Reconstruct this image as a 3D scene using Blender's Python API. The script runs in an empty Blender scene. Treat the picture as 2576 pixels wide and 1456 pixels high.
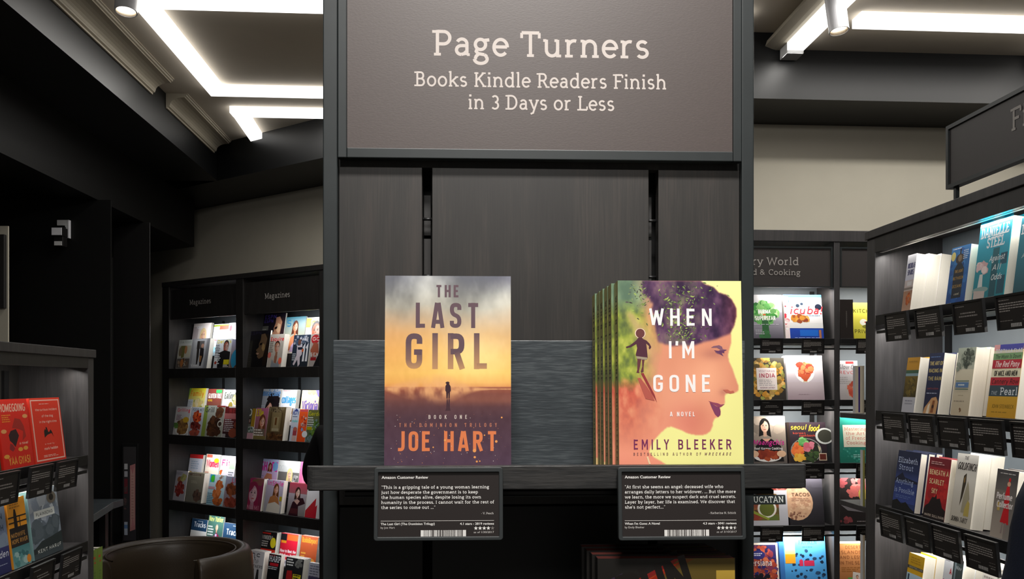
import bpy, bmesh, math, random
import numpy as np
from mathutils import Vector, Matrix

C = bpy.context.scene.collection
F = 2100.0          # focal length in pixels of the 2576 x 1456 frame
CX, CY = 1288.0, 965.0   # principal point (the frame is the upper part of a taller picture)
CAMH = 1.78
R = math.radians
THETA = R(3.6)      # the room is turned a little against the camera axis

# ------------------------------------------------------------------ camera, world, lights
sc = bpy.context.scene
cd = bpy.data.cameras.new('camera'); cam = bpy.data.objects.new('camera', cd); C.objects.link(cam)
cam.location = (0, 0, CAMH); cam.rotation_euler = (R(90), 0, 0)
cd.sensor_width = 36.0; cd.lens = 36.0 * F / 2576.0
cd.shift_y = (CY - 728.0) / 2576.0
cd.clip_start = 0.02; cd.clip_end = 100
sc.camera = cam
sc.view_settings.view_transform = 'Standard'; sc.view_settings.look = 'None'
sc.view_settings.gamma = 1.0; sc.view_settings.use_curve_mapping = False
sc.view_settings.exposure = 0.0
wd = bpy.data.worlds.new('world'); sc.world = wd; wd.use_nodes = True
wd.node_tree.nodes['Background'].inputs[0].default_value = (1.0, 0.95, 0.87, 1)
wd.node_tree.nodes['Background'].inputs[1].default_value = 0.12

def RM(a, b, z=0.0):
    """room coordinates (a across, b deep) to world"""
    return Vector((a*math.cos(THETA) - b*math.sin(THETA), a*math.sin(THETA) + b*math.cos(THETA), z))

def area(name, loc, target, sx, sy, power, color=(1, 0.9, 0.78), roll_dir=None, spread=180):
    l = bpy.data.lights.new(name, 'AREA'); l.shape = 'RECTANGLE'; l.size = sx; l.size_y = sy
    l.energy = power; l.color = color; l.spread = R(spread)
    o = bpy.data.objects.new(name, l); C.objects.link(o)
    z = (Vector(loc) - Vector(target)).normalized()
    x = Vector(roll_dir) if roll_dir is not None else Vector((1, 0, 0))
    x = (x - z*x.dot(z)).normalized(); y = z.cross(x)
    m = Matrix((x, y, z)).transposed().to_4x4(); m.translation = Vector(loc); o.matrix_world = m
    return o

def spot(name, loc, target, power, size, blend=0.6, color=(1, 0.88, 0.74), rad=0.04):
    l = bpy.data.lights.new(name, 'SPOT'); l.energy = power; l.spot_size = R(size); l.spot_blend = blend
    l.color = color; l.shadow_soft_size = rad
    o = bpy.data.objects.new(name, l); C.objects.link(o)
    z = (Vector(loc) - Vector(target)).normalized(); x = Vector((1, 0, 0)); x = (x - z*x.dot(z)).normalized()
    m = Matrix((x, z.cross(x), z)).transposed().to_4x4(); m.translation = Vector(loc); o.matrix_world = m
    return o

# lamps of the shop: track spots above and behind the camera that light the centre display
WARM = (1.0, 0.965, 0.925); COOL = (0.93, 0.96, 1.0)
LP = dict(key=28, key2=15, strip=9.0, mag=2.3, fic=4.0, cook=2.6, left=2.6)
area('display_lamp', (0.10, -0.10, CAMH+1.78), (0.11, 1.0, CAMH+.25), 0.55, 0.25, LP['key'], WARM, spread=120)
area('aisle_lamp', (0.05, -1.95, CAMH+1.80), (0.08, 1.1, CAMH+.3), 0.6, 0.5, LP['key2'], WARM, spread=140)
# glow of the ceiling light lines (the lines themselves are built further down)
for nm, p, q in (('line_lamp_near', RM(-1.5, 4.19, CAMH+1.84), RM(1.4, 4.19, CAMH+1.84)),
                 ('line_lamp_far', RM(-1.5, 5.45, CAMH+1.84), RM(0.6, 5.45, CAMH+1.84)),
                 ('line_lamp_side', RM(-1.55, 4.2, CAMH+1.84), RM(-1.55, 5.5, CAMH+1.84)),
                 ('line_lamp_right', RM(1.95, 3.99, CAMH+1.75), RM(3.6, 3.99, CAMH+1.75)),
                 ('line_lamp_back', RM(-1.5, 5.87, CAMH+1.84), RM(-0.4, 5.87, CAMH+1.84)),
                 ('line_lamp_end', RM(1.77, 3.2, CAMH+1.75), RM(1.77, 4.38, CAMH+1.75))):
    mid = (p+q)/2; L = (q-p).length
    area(nm, mid, mid - Vector((0, 0, 1)), L, 0.09, LP['strip']*L*(1.0 if 'right' in nm else .35 if 'side' in nm or 'back' in nm else .6), (1, 0.965, 0.91), roll_dir=(q-p))

# ------------------------------------------------------------------ colours and materials
def lin(c):
    c = c/255.0
    return c/12.92 if c <= 0.04045 else ((c+0.055)/1.055)**2.4
def hexc(h):
    h = h.lstrip('#')
    if len(h) == 3: h = ''.join(ch*2 for ch in h)
    return tuple(lin(int(h[i:i+2], 16)) for i in (0, 2, 4))
def rgb(r, g, b): return (lin(r), lin(g), lin(b))

def newmat(name):
    m = bpy.data.materials.new(name); m.use_nodes = True
    nt = m.node_tree; b = nt.nodes['Principled BSDF']
    return m, nt, b
def plain(name, col, rough=0.5, metal=0.0, spec=0.5, noise=0.0, scale=30.0, bump=0.0, stretch=(1, 1, 1)):
    """colour with a little procedural variation and relief"""
    m, nt, b = newmat(name)
    b.inputs['Roughness'].default_value = rough; b.inputs['Metallic'].default_value = metal
    b.inputs['Specular IOR Level'].default_value = spec
    tc = nt.nodes.new('ShaderNodeTexCoord'); mp = nt.nodes.new('ShaderNodeMapping')
    mp.inputs['Scale'].default_value = stretch
    nz = nt.nodes.new('ShaderNodeTexNoise'); nz.inputs['Scale'].default_value = scale; nz.inputs['Detail'].default_value = 4
    nt.links.new(tc.outputs['Object'], mp.inputs[0]); nt.links.new(mp.outputs[0], nz.inputs[0])
    rp = nt.nodes.new('ShaderNodeValToRGB')
    lo = tuple(max(0, c*(1-noise)) for c in col); hi = tuple(min(1, c*(1+noise)) for c in col)
    rp.color_ramp.elements[0].position = 0.3; rp.color_ramp.elements[0].color = lo+(1,)
    rp.color_ramp.elements[1].position = 0.7; rp.color_ramp.elements[1].color = hi+(1,)
    nt.links.new(nz.outputs[0], rp.inputs[0]); nt.links.new(rp.outputs[0], b.inputs['Base Color'])
    if bump:
        bp = nt.nodes.new('ShaderNodeBump'); bp.inputs['Strength'].default_value = bump; bp.inputs['Distance'].default_value = 0.001
        nt.links.new(nz.outputs[0], bp.inputs['Height']); nt.links.new(bp.outputs[0], b.inputs['Normal'])
    return m

def wood(name, c0, c1, c2, axis='z', rough=0.42, bump=0.25, fine=260.0, streak=None):
    """laminate wood; grain runs along the axis"""
    m, nt, b = newmat(name)
    tc = nt.nodes.new('ShaderNodeTexCoord')
    def noise(sc3, scale, detail, dist=0.0):
        mp = nt.nodes.new('ShaderNodeMapping'); mp.inputs['Scale'].default_value = sc3
        n = nt.nodes.new('ShaderNodeTexNoise'); n.inputs['Scale'].default_value = scale
        n.inputs['Detail'].default_value = detail; n.inputs['Distortion'].default_value = dist
        nt.links.new(tc.outputs['Object'], mp.inputs[0]); nt.links.new(mp.outputs[0], n.inputs[0]); return n
    s = {'z': (1, 1, 0.035), 'x': (0.09, 1, 1)}[axis]; s2 = {'z': (1, 1, 0.10), 'x': (0.12, 1, 1)}[axis]
    n1 = noise(s, fine, 5); n2 = noise(s2, 26.0, 5, 1.2); n3 = noise((1, 1, 1), 3.0, 2)
    mx = nt.nodes.new('ShaderNodeMath'); mx.operation = 'MULTIPLY_ADD'; mx.inputs[1].default_value = 0.36 if axis == 'z' else 0.5
    nt.links.new(n1.outputs[0], mx.inputs[0])
    m2 = nt.nodes.new('ShaderNodeMath'); m2.operation = 'MULTIPLY'; m2.inputs[1].default_value = 0.49 if axis == 'z' else 0.35
    nt.links.new(n2.outputs[0], m2.inputs[0]); 
    m3 = nt.nodes.new('ShaderNodeMath'); m3.operation = 'MULTIPLY_ADD'; m3.inputs[1].default_value = 0.15
    nt.links.new(n3.outputs[0], m3.inputs[0]); nt.links.new(m2.outputs[0], m3.inputs[2]); nt.links.new(m3.outputs[0], mx.inputs[2])
    rp = nt.nodes.new('ShaderNodeValToRGB'); e = rp.color_ramp.elements
    e[0].position = 0.38; e[0].color = c0+(1,); e[1].position = 0.62; e[1].color = c2+(1,)
    k = e.new(0.5); k.color = c1+(1,)
    if streak: k2 = e.new(0.66); k2.color = streak+(1,)
    nt.links.new(mx.outputs[0], rp.inputs[0]); nt.links.new(rp.outputs[0], b.inputs['Base Color'])
    b.inputs['Roughness'].default_value = rough
    bp = nt.nodes.new('ShaderNodeBump'); bp.inputs['Strength'].default_value = bump; bp.inputs['Distance'].default_value = 0.0008
    nt.links.new(n1.outputs[0], bp.inputs['Height']); nt.links.new(bp.outputs[0], b.inputs['Normal'])
    return m

M = {}
M['panel'] = wood('dark_wood_vertical', rgb(38, 36, 35), rgb(43, 41, 39), rgb(54, 49, 46), 'z', 0.45, 0.1, 420.0)
M['plank'] = wood('grey_wood_horizontal', rgb(50, 55, 59), rgb(58, 64, 68), rgb(78, 84, 87), 'x', 0.4, 0.55, 480.0)
M['shelf'] = wood('charcoal_wood_shelf', rgb(38, 38, 38), rgb(45, 45, 45), rgb(58, 57, 56), 'x', 0.42, 0.45, 480.0)
M['unit'] = wood('charcoal_unit_wood', rgb(52, 50, 51), rgb(60, 58, 59), rgb(69, 66, 66), 'z', 0.5, 0.1)
M['rackw'] = wood('black_rack_wood', rgb(30, 29, 28), rgb(36, 34, 33), rgb(43, 41, 40), 'z', 0.5, 0.1)
M['metal'] = plain('dark_grey_painted_metal', rgb(38, 43, 44), 0.42, 0.1, 0.5, 0.06, 40, 0.05)
M['metalb'] = plain('black_metal', rgb(24, 24, 25), 0.42, 0.2, 0.5, 0.05, 60)
M['tagframe'] = plain('charcoal_tag_plastic', rgb(46, 50, 51), 0.5, 0, 0.5, 0.06, 60)
M['signface'] = plain('brown_grey_sign_face', rgb(70, 60, 57), 0.46, 0, 0.6, 0.08, 700, 0.08, (0.4, 1, 1))
M['signdark'] = plain('dark_sign_face', rgb(58, 53, 52), 0.5, 0, 0.5, 0.05, 200)
M['white'] = plain('white_lettering', rgb(196, 187, 181), 0.7, 0, 0.3, 0.02, 50)
M['greylet'] = plain('grey_lettering', rgb(170, 165, 160), 0.6, 0, 0.3, 0.02, 50)
M['void'] = plain('black_recess', rgb(8, 8, 8), 0.7, 0, 0.3, 0.05, 20)
M['cream'] = plain('cream_wall_paint', rgb(196, 190, 174), 0.75, 0, 0.3, 0.02, 6)
M['ceil'] = plain('cream_ceiling_paint', rgb(214, 204, 188), 0.75, 0, 0.3, 0.02, 5)
M['mould'] = plain('cream_moulding_paint', rgb(180, 172, 154), 0.6, 0, 0.4, 0.02, 12)
M['beam'] = plain('charcoal_beam_paint', rgb(19, 20, 21), 0.42, 0, 0.35, 0.04, 30)
M['blackwall'] = plain('black_wall_paint', rgb(7, 7, 7), 0.6, 0, 0.25, 0.05, 20)
M['blackgloss'] = plain('black_gloss_paint', rgb(26, 25, 25), 0.33, 0, 0.5, 0.05, 20, 0.03)
M['floor'] = wood('dark_floor_wood', rgb(40, 34, 30), rgb(56, 47, 41), rgb(70, 60, 52), 'x', 0.4, 0.3)
M['leather'] = plain('brown_leather', rgb(54, 44, 32), 0.4, 0, 0.5, 0.12, 220, 0.35)
M['shade'] = plain('white_lamp_housing', rgb(225, 225, 230), 0.45, 0, 0.5, 0.02, 30)
M['refl'] = plain('lamp_reflector', rgb(190, 180, 165), 0.2, 0.9, 0.5, 0.02, 30)
M['backgrey'] = plain('blue_grey_back_panel', rgb(104, 112, 118), 0.5, 0, 0.4, 0.03, 20)
M['rackback'] = plain('grey_rack_back_panel', rgb(62, 66, 68), 0.5, 0, 0.4, 0.03, 20)
M['skin'] = plain('skin', rgb(205, 160, 135), 0.5, 0, 0.4, 0.04, 60)
M['navy'] = plain('navy_wool', rgb(16, 22, 38), 0.85, 0, 0.2, 0.2, 300, 0.4)
M['blackcloth'] = plain('black_cloth', rgb(9, 9, 10), 0.85, 0, 0.2, 0.2, 300, 0.3)
M['hair'] = plain('dark_brown_hair', rgb(34, 22, 18), 0.5, 0, 0.4, 0.3, 200, 0.5, (1, 1, 0.1))
def emis(name, col, s):
    m, nt, b = newmat(name); b.inputs['Base Color'].default_value = col+(1,)
    b.inputs['Emission Color'].default_value = col+(1,); b.inputs['Emission Strength'].default_value = s
    return m
M['led'] = emis('light_line_diffuser', (1.0, 0.975, 0.94), 2.1)
M['bulb'] = emis('spot_bulb', (1.0, 0.93, 0.82), 6.0)
M['ledcap'] = plain('light_line_end_cap', rgb(205, 205, 205), 0.4, 0, 0.5, 0.02, 20)
def printmat():
    m, nt, b = newmat('printed_paper'); a = nt.nodes.new('ShaderNodeAttribute'); a.attribute_name = 'Col'
    nz = nt.nodes.new('ShaderNodeTexNoise'); nz.inputs['Scale'].default_value = 900
    tc = nt.nodes.new('ShaderNodeTexCoord'); nt.links.new(tc.outputs['Object'], nz.inputs[0])
    mr = nt.nodes.new('ShaderNodeMapRange'); mr.inputs[3].default_value = 0.34; mr.inputs[4].default_value = 0.44
    nt.links.new(nz.outputs[0], mr.inputs[0]); nt.links.new(mr.outputs[0], b.inputs['Roughness'])
    nt.links.new(a.outputs[0], b.inputs['Base Color']); b.inputs['Specular IOR Level'].default_value = 0.4
    return m
M['print'] = printmat()
def pagesmat():
    m, nt, b = newmat('page_edges'); tc = nt.nodes.new('ShaderNodeTexCoord')
    mp = nt.nodes.new('ShaderNodeMapping'); mp.inputs['Scale'].default_value = (0.3, 1500, 0.3)
    nz = nt.nodes.new('ShaderNodeTexNoise'); nz.inputs['Scale'].default_value = 1.0; nz.inputs['Detail'].default_value = 3
    nt.links.new(tc.outputs['Object'], mp.inputs[0]); nt.links.new(mp.outputs[0], nz.inputs[0])
    rp = nt.nodes.new('ShaderNodeValToRGB'); e = rp.color_ramp.elements
    e[0].position = 0.3; e[0].color = rgb(176, 170, 158)+(1,); e[1].position = 0.6; e[1].color = rgb(228, 222, 208)+(1,)
    nt.links.new(nz.outputs[0], rp.inputs[0]); nt.links.new(rp.outputs[0], b.inputs['Base Color'])
    b.inputs['Roughness'].default_value = 0.8
    return m
M['pages'] = pagesmat()

# ------------------------------------------------------------------ mesh helpers
class MB:
    def __init__(s): s.v = []; s.f = []; s.m = []
    def quadbox(s, x0, x1, y0, y1, z0, z1, mi=0, T=None):
        k = len(s.v)
        P = [(x, y, z) for z in (z0, z1) for y in (y0, y1) for x in (x0, x1)]
        if T is not None: P = [tuple(T @ Vector(p)) for p in P]
        s.v += P
        for q in ((0, 2, 3, 1), (4, 5, 7, 6), (0, 1, 5, 4), (2, 6, 7, 3), (0, 4, 6, 2), (1, 3, 7, 5)):
            s.f.append(tuple(k+i for i in q)); s.m.append(mi)
        return s
    box = quadbox
    def prism(s, pts, y0, y1, mi=0, T=None):
        """profile (x,z), extruded along y"""
        k = len(s.v); n = len(pts)
        P = [(x, y0, z) for x, z in pts] + [(x, y1, z) for x, z in pts]
        if T is not None: P = [tuple(T @ Vector(p)) for p in P]
        s.v += P
        s.f.append(tuple(k+i for i in range(n))); s.f.append(tuple(k+n+i for i in reversed(range(n)))); s.m += [mi, mi]
        for i in range(n):
            j = (i+1) % n; s.f.append((k+i, k+n+i, k+n+j, k+j)); s.m.append(mi)
        return s
    def slab(s, pts, z0, z1, mi=0):
        """outline (x,y) given counter-clockwise, between two heights"""
        k = len(s.v); n = len(pts)
        s.v += [(x, y, z0) for x, y in pts] + [(x, y, z1) for x, y in pts]
        s.f.append(tuple(k+i for i in reversed(range(n)))); s.f.append(tuple(k+n+i for i in range(n))); s.m += [mi, mi]
        for i in range(n):
            j = (i+1) % n; s.f.append((k+i, k+j, k+n+j, k+n+i)); s.m.append(mi)
        return s
    def cyl(s, p, q, r0, r1=None, n=24, mi=0, cap=True):
        r1 = r0 if r1 is None else r1; p = Vector(p); q = Vector(q); a = (q-p).normalized()
        u = a.orthogonal().normalized(); w = a.cross(u); k = len(s.v)
        for c, r in ((p, r0), (q, r1)):
            for i in range(n):
                t = 2*math.pi*i/n; s.v.append(tuple(c + r*(math.cos(t)*u + math.sin(t)*w)))
        for i in range(n):
            j = (i+1) % n; s.f.append((k+i, k+j, k+n+j, k+n+i)); s.m.append(mi)
        if cap:
            s.f.append(tuple(k+i for i in reversed(range(n)))); s.f.append(tuple(k+n+i for i in range(n))); s.m += [mi, mi]
        return s
    def mesh(s, name, mats, smooth=False):
        me = bpy.data.meshes.new(name); me.from_pydata(s.v, [], s.f)
        for m in (mats if isinstance(mats, (list, tuple)) else [mats]): me.materials.append(M[m] if isinstance(m, str) else m)
        me.polygons.foreach_set('material_index', s.m); 
        if smooth: me.polygons.foreach_set('use_smooth', [True]*len(s.f))
        me.update(); return me
    def build(s, name, mats, parent=None, smooth=False, bevel=0.0, seg=2, **kw):
        o = bpy.data.objects.new(name, s.mesh(name, mats, smooth)); C.objects.link(o)
        if parent is not None: o.parent = parent
        if bevel:
            b = o.modifiers.new('bevel', 'BEVEL'); b.width = bevel; b.segments = seg; b.limit_method = 'ANGLE'
        for k, v in kw.items(): o[k] = v
        return o

def thing(name, label, cat, mat=None, group=None, **kw):
    o = bpy.data.objects.new(name, None); C.objects.link(o); o.empty_display_size = 0.05
    if mat is not None: o.matrix_world = mat
    o['label'] = label; o['category'] = cat
    if group: o['group'] = group
    for k, v in kw.items(): o[k] = v
    return o
def dup(o, parent=None):
    c = o.copy(); C.objects.link(c)
    if parent is not None: c.parent = parent
    for ch in list(o.children): dup(ch, c)
    return c

class Unit:
    """a vertical plane y=0 through a point, x to the viewer's right, y away from the viewer"""
    def __init__(s, px, d, ang):
        s.o = Vector(((px-CX)/F*d, d, 0)); s.a = ang
        s.mat = Matrix.Translation(s.o) @ Matrix.Rotation(ang, 4, 'Z'); s.inv = s.mat.inverted()
    def hit(s, px, py, y=0.0):
        o = s.inv @ Vector((0, 0, CAMH)); d = s.inv.to_3x3() @ Vector(((px-CX)/F, 1, (CY-py)/F))
        t = (y - o.y)/d.y; p = o + t*d
        return p.x, p.z
    def w(s, x, y, z): return s.mat @ Vector((x, y, z))

# ------------------------------------------------------------------ stroke lettering (slab serif and plain)
GL = {}
def _g(txt):
    for ln in txt.strip().split('\n'):
        ch, adv, body = ln.split(' ', 2) if ln.count(' ') >= 2 else (ln.split(' ')[0], ln.split(' ')[1], '')
        ops = []; tk = body.split()
        i = 0
        while i < len(tk):
            k = tk[i]; i += 1; a = []
            while i < len(tk) and not tk[i].isalpha(): a.append(float(tk[i])); i += 1
            ops.append((k, a))
        GL[ch] = (float(adv), ops)
_g('''A 66 L 7 3 33 68 59 3 L 16 24 50 24 S 8 4 S 58 4
B 60 L 15 0 15 70 L 15 66 32 66 A 32 51 14 15 90 -90 L 32 36 15 36 A 33 20 17 16 90 -90 L 33 4 15 4 S 10 4 S 10 66
C 60 A 35 35 26 31.5 48 312 V 53 50 68
D 68 L 15 0 15 70 L 15 66 30 66 A 30 35 28 31 90 -90 L 30 4 15 4 S 10 4 S 10 66
E 57 L 15 0 15 70 L 15 66 50 66 L 15 36 42 36 L 15 4 52 4 S 10 4 S 10 66 V 50 52 66 V 52 4 18
F 54 L 15 0 15 70 L 15 66 50 66 L 15 36 42 36 S 15 4 S 10 66 V 50 52 66
G 66 A 36 35 27 31.5 48 330 L 40 32 62 32 L 60 34 60 14 V 56 50 68
H 72 L 16 0 16 70 L 56 0 56 70 L 16 36 56 36 S 16 4 S 16 66 S 56 4 S 56 66
I 32 L 16 0 16 70 S 16 4 S 16 66
J 40 L 27 70 27 18 A 15 18 12 14 0 -110 S 24 66
K 66 L 15 0 15 70 L 54 68 18 32 L 27 42 56 2 S 15 4 S 15 66 S 53 66 S 57 4
L 56 L 15 0 15 70 L 15 4 52 4 S 10 4 S 15 66 V 52 4 20
M 84 L 14 0 14 68 L 14 66 42 14 70 66 L 70 68 70 0 S 14 4 S 70 4 S 11 66 S 73 66
N 74 L 15 0 15 69 L 15 68 58 2 L 58 1 58 70 S 15 4 S 11 66 S 58 66
O 70 A 35 35 27 31.5 0 360
P 58 L 15 0 15 70 L 15 66 32 66 A 32 49 18 17 90 -90 L 32 32 15 32 S 15 4 S 10 66
Q 70 A 35 35 27 31.5 0 360 L 40 16 60 -6
R 64 L 15 0 15 70 L 15 66 32 66 A 32 50 16 16 90 -90 L 32 34 15 34 L 34 34 54 2 S 15 4 S 10 66 S 57 4
S 54 A 27 51 17 15.5 30 270 A 27 19.5 18 16 90 -150 V 44 52 66 V 9 4 18
T 60 L 30 0 30 70 L 5 66 55 66 S 30 4 V 5 51 66 V 55 51 66
U 70 L 15 70 15 26 A 35 26 20 22.5 180 360 L 55 26 55 70 S 15 66 S 55 66
V 66 L 7 68 33 2 59 68 S 7 66 S 59 66
W 92 L 7 68 26 3 46 62 66 3 85 68 S 7 66 S 85 66
X 64 L 8 68 56 2 L 56 68 8 2 S 8 4 S 56 4 S 8 66 S 56 66
Y 62 L 6 68 31 34 56 68 L 31 36 31 0 S 31 4 S 7 66 S 55 66
Z 56 L 6 66 48 66 8 4 51 4 V 6 52 66 V 51 4 18
a 51 A 24 33 14 13 155 0 L 38 33 38 2 L 38 28 22 28 A 22 16 13.5 12 90 270 L 22 4 30 6 38 14 G 38 46 4
b 56 L 13 2 13 74 A 30 25 19 21.5 155 -155 G 4 13 70
c 46 A 28 25 19 21.5 45 315 V 41 36 47
d 57 L 44 0 44 74 A 27 25 19 21.5 25 335 G 35 44 70 G 44 53 4
e 50 A 26 25 19 21.5 0 318 L 8 26 44 26
f 34 L 15 0 15 57 A 27 57 12 13 180 60 L 4 46 30 46 G 6 26 4
g 52 A 23 32 14.5 14 0 360 L 14 21 11 13 16 7 34 4 A 24 -8 18 12 40 -180 L 34 4 41 -1 L 8 -8 11 0 18 6 L 33 43 48 45
h 60 L 13 0 13 74 A 30 29 16.5 17 180 0 L 46.5 29 46.5 0 G 4 13 70 G 4 22 4 G 37 56 4
i 28 L 14 0 14 48 G 5 14 46 G 5 24 4 D 14 65
j 26 L 16 48 16 -8 A 5 -8 11 12 0 -90 G 7 16 46 D 16 65
k 56 L 13 0 13 74 L 44 46 16 22 L 24 29 47 3 G 4 13 70 G 4 22 4 G 36 53 46 G 38 56 4
l 28 L 14 0 14 74 G 5 14 70 G 5 24 4
m 88 L 13 0 13 48 A 28 30 15 16 180 0 L 43 30 43 0 A 58 30 15 16 180 0 L 73 30 73 0 G 4 13 46 G 4 22 4 G 34 52 4 G 64 83 4
n 60 L 13 0 13 48 A 30 29 16.5 17 180 0 L 46.5 29 46.5 0 G 4 13 46 G 4 22 4 G 37 56 4
o 54 A 27 25 19.5 21.5 0 360
p 57 L 13 -22 13 48 A 30 25 19 21.5 155 -155 G 4 13 46 G 4 24 -19
q 57 L 44 -22 44 48 A 27 25 19 21.5 25 335 G 35 53 -19
r 42 L 13 0 13 48 A 30 28 17 18 180 70 G 4 13 46 G 4 26 4
s 44 A 22 36 13 10.5 30 270 A 22 14.5 14 11 90 -150
t 36 L 15 62 15 14 A 26 14 11 10.5 180 300 L 4 46 30 46
u 60 L 13 48 13 20 A 29 20 16 16.5 180 360 L 45 48 45 0 G 4 13 46 G 36 45 46 G 45 55 4
v 54 L 8 47 27 3 46 47 G 0 17 46 G 37 54 46
w 80 L 8 47 23 3 40 44 57 3 72 47 G 0 17 46 G 63 80 46
x 54 L 9 47 45 3 L 45 47 9 3 G 1 18 46 G 36 53 46 G 1 18 4 G 36 53 4
y 54 L 8 47 27 5 L 46 47 23 -14 10 -19 G 0 17 46 G 37 54 46
z 48 L 6 46 42 46 7 4 43 4
0 54 A 27 34 19 30 0 360
1 40 L 10 56 23 66 23 0 G 10 36 4
2 50 A 25 48 16 18 160 -20 L 40 40 8 4 44 4
3 50 A 24 49 15 15 145 -90 A 24 19 17 15.5 90 -145
4 54 L 36 0 36 68 6 20 50 20
5 50 L 42 66 14 66 11 38 A 24 21 18 17 130 -140
6 52 A 26 21 18 17.5 0 360 L 34 67 18 52 9 26
7 48 L 6 66 43 66 18 0
8 52 A 26 50 15 14.5 0 360 A 26 20 18 16.5 0 360
9 52 A 26 46 18 17.5 0 360 L 18 0 34 15 43 41
. 22 D 11 5
, 22 D 11 5 L 12 5 8 -9
: 24 D 12 8 D 12 42
! 24 L 12 70 12 24 D 12 5
' 18 L 9 72 8 54
( 28 A 34 30 20 46 130 230
) 28 A -6 30 20 46 50 -50
- 34 L 6 26 28 26
/ 40 L 5 -4 35 72
& 68 A 26 52 13 13 0 360 A 25 20 18 16 80 330 L 18 42 56 3 L 40 12 52 34
“ 36 L 9 56 13 70 L 23 56 27 70
” 36 L 13 70 9 56 L 27 70 23 56''')
GL[' '] = (26, [])
SLAB = GL; GL = {}
_g('''A 44 L 5 0 19 70 L 39 0 25 70 L 10 17 34 17
B 44 L 8 0 8 70 O 8 64 35 64 35 36 8 36 O 8 36 36 36 36 6 8 6
C 44 O 36 48 36 64 8 64 8 6 36 6 36 22
D 44 L 8 0 8 70 O 8 64 36 64 36 6 8 6
E 40 L 8 0 8 70 L 8 64 35 64 L 8 36 31 36 L 8 6 35 6
F 39 L 8 0 8 70 L 8 64 35 64 L 8 35 31 35
G 44 O 36 49 36 64 8 64 8 6 36 6 36 38 L 22 33 41 33
H 44 L 8 0 8 70 L 36 0 36 70 L 8 36 36 36
I 18 L 9 0 9 70
J 36 O 27 70 27 6 5 6
K 44 L 8 0 8 70 L 37 70 12 32 L 18 42 39 0
L 37 L 8 0 8 70 L 8 6 34 6
M 54 L 8 0 8 70 L 46 0 46 70 L 9 68 27 22 45 68
N 45 L 8 0 8 70 L 37 0 37 70 L 9 67 36 3
O 44 C 8 6 36 6 36 64 8 64
P 43 L 8 0 8 70 O 8 64 36 64 36 31 8 31
Q 44 C 8 6 36 6 36 64 8 64 L 26 16 38 -4
R 44 L 8 0 8 70 O 8 64 36 64 36 34 8 34 L 23 34 38 0
S 43 O 35 50 35 64 8 64 8 39 35 31 35 6 8 6 8 20
T 42 L 21 0 21 70 L 3 64 39 64
U 44 O 8 70 8 6 36 6 36 70
V 42 L 5 70 21 3 37 70
W 60 L 5 70 17 3 L 17 3 30 62 L 30 62 43 3 L 43 3 55 70
X 42 L 5 70 37 0 L 37 70 5 0
Y 42 L 5 70 21 34 37 70 L 21 34 21 0
Z 40 L 5 64 35 64 6 6 36 6
' 14 L 7 70 6 52''')
DIN = GL; GL = SLAB
DIN[' '] = (24, [])
def rounded(pts, closed, r):
    out = []; n = len(pts)
    for i in range(n):
        p = Vector(pts[i])
        if not closed and i in (0, n-1): out.append(tuple(p)); continue
        a = Vector(pts[i-1]); b = Vector(pts[(i+1) % n]); da = a-p; db = b-p
        ra = min(r, da.length*.48); rb = min(r, db.length*.48); A = p+da.normalized()*ra; B = p+db.normalized()*rb
        for k in range(6):
            t = k/5; out.append(tuple(A*(1-t)**2+p*2*t*(1-t)+B*t*t))
    return out

def ribbon(pts, th, closed=False):
    """stroke as quads; returns verts, faces (2-D)"""
    P = [Vector(p) for p in pts]; n = len(P); V = []; Q = []
    for i in range(n):
        if closed: a, b = P[i-1], P[(i+1) % n]
        else: a, b = P[max(0, i-1)], P[min(n-1, i+1)]
        d0 = (P[i]-a); d1 = (b-P[i])
        if d0.length < 1e-9: d0 = d1
        if d1.length < 1e-9: d1 = d0
        d0.normalize(); d1.normalize(); t = d0+d1
        t = t.normalized() if t.length > 1e-6 else d1
        nrm = Vector((-t.y, t.x)); c = max(0.45, abs(nrm.dot(Vector((-d1.y, d1.x)))))
        h = th/2/c; V += [tuple(P[i]+nrm*h), tuple(P[i]-nrm*h)]
    for i in range(n if closed else n-1):
        j = (i+1) % n; Q.append((2*i+1, 2*j+1, 2*j, 2*i))
    return V, Q

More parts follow.
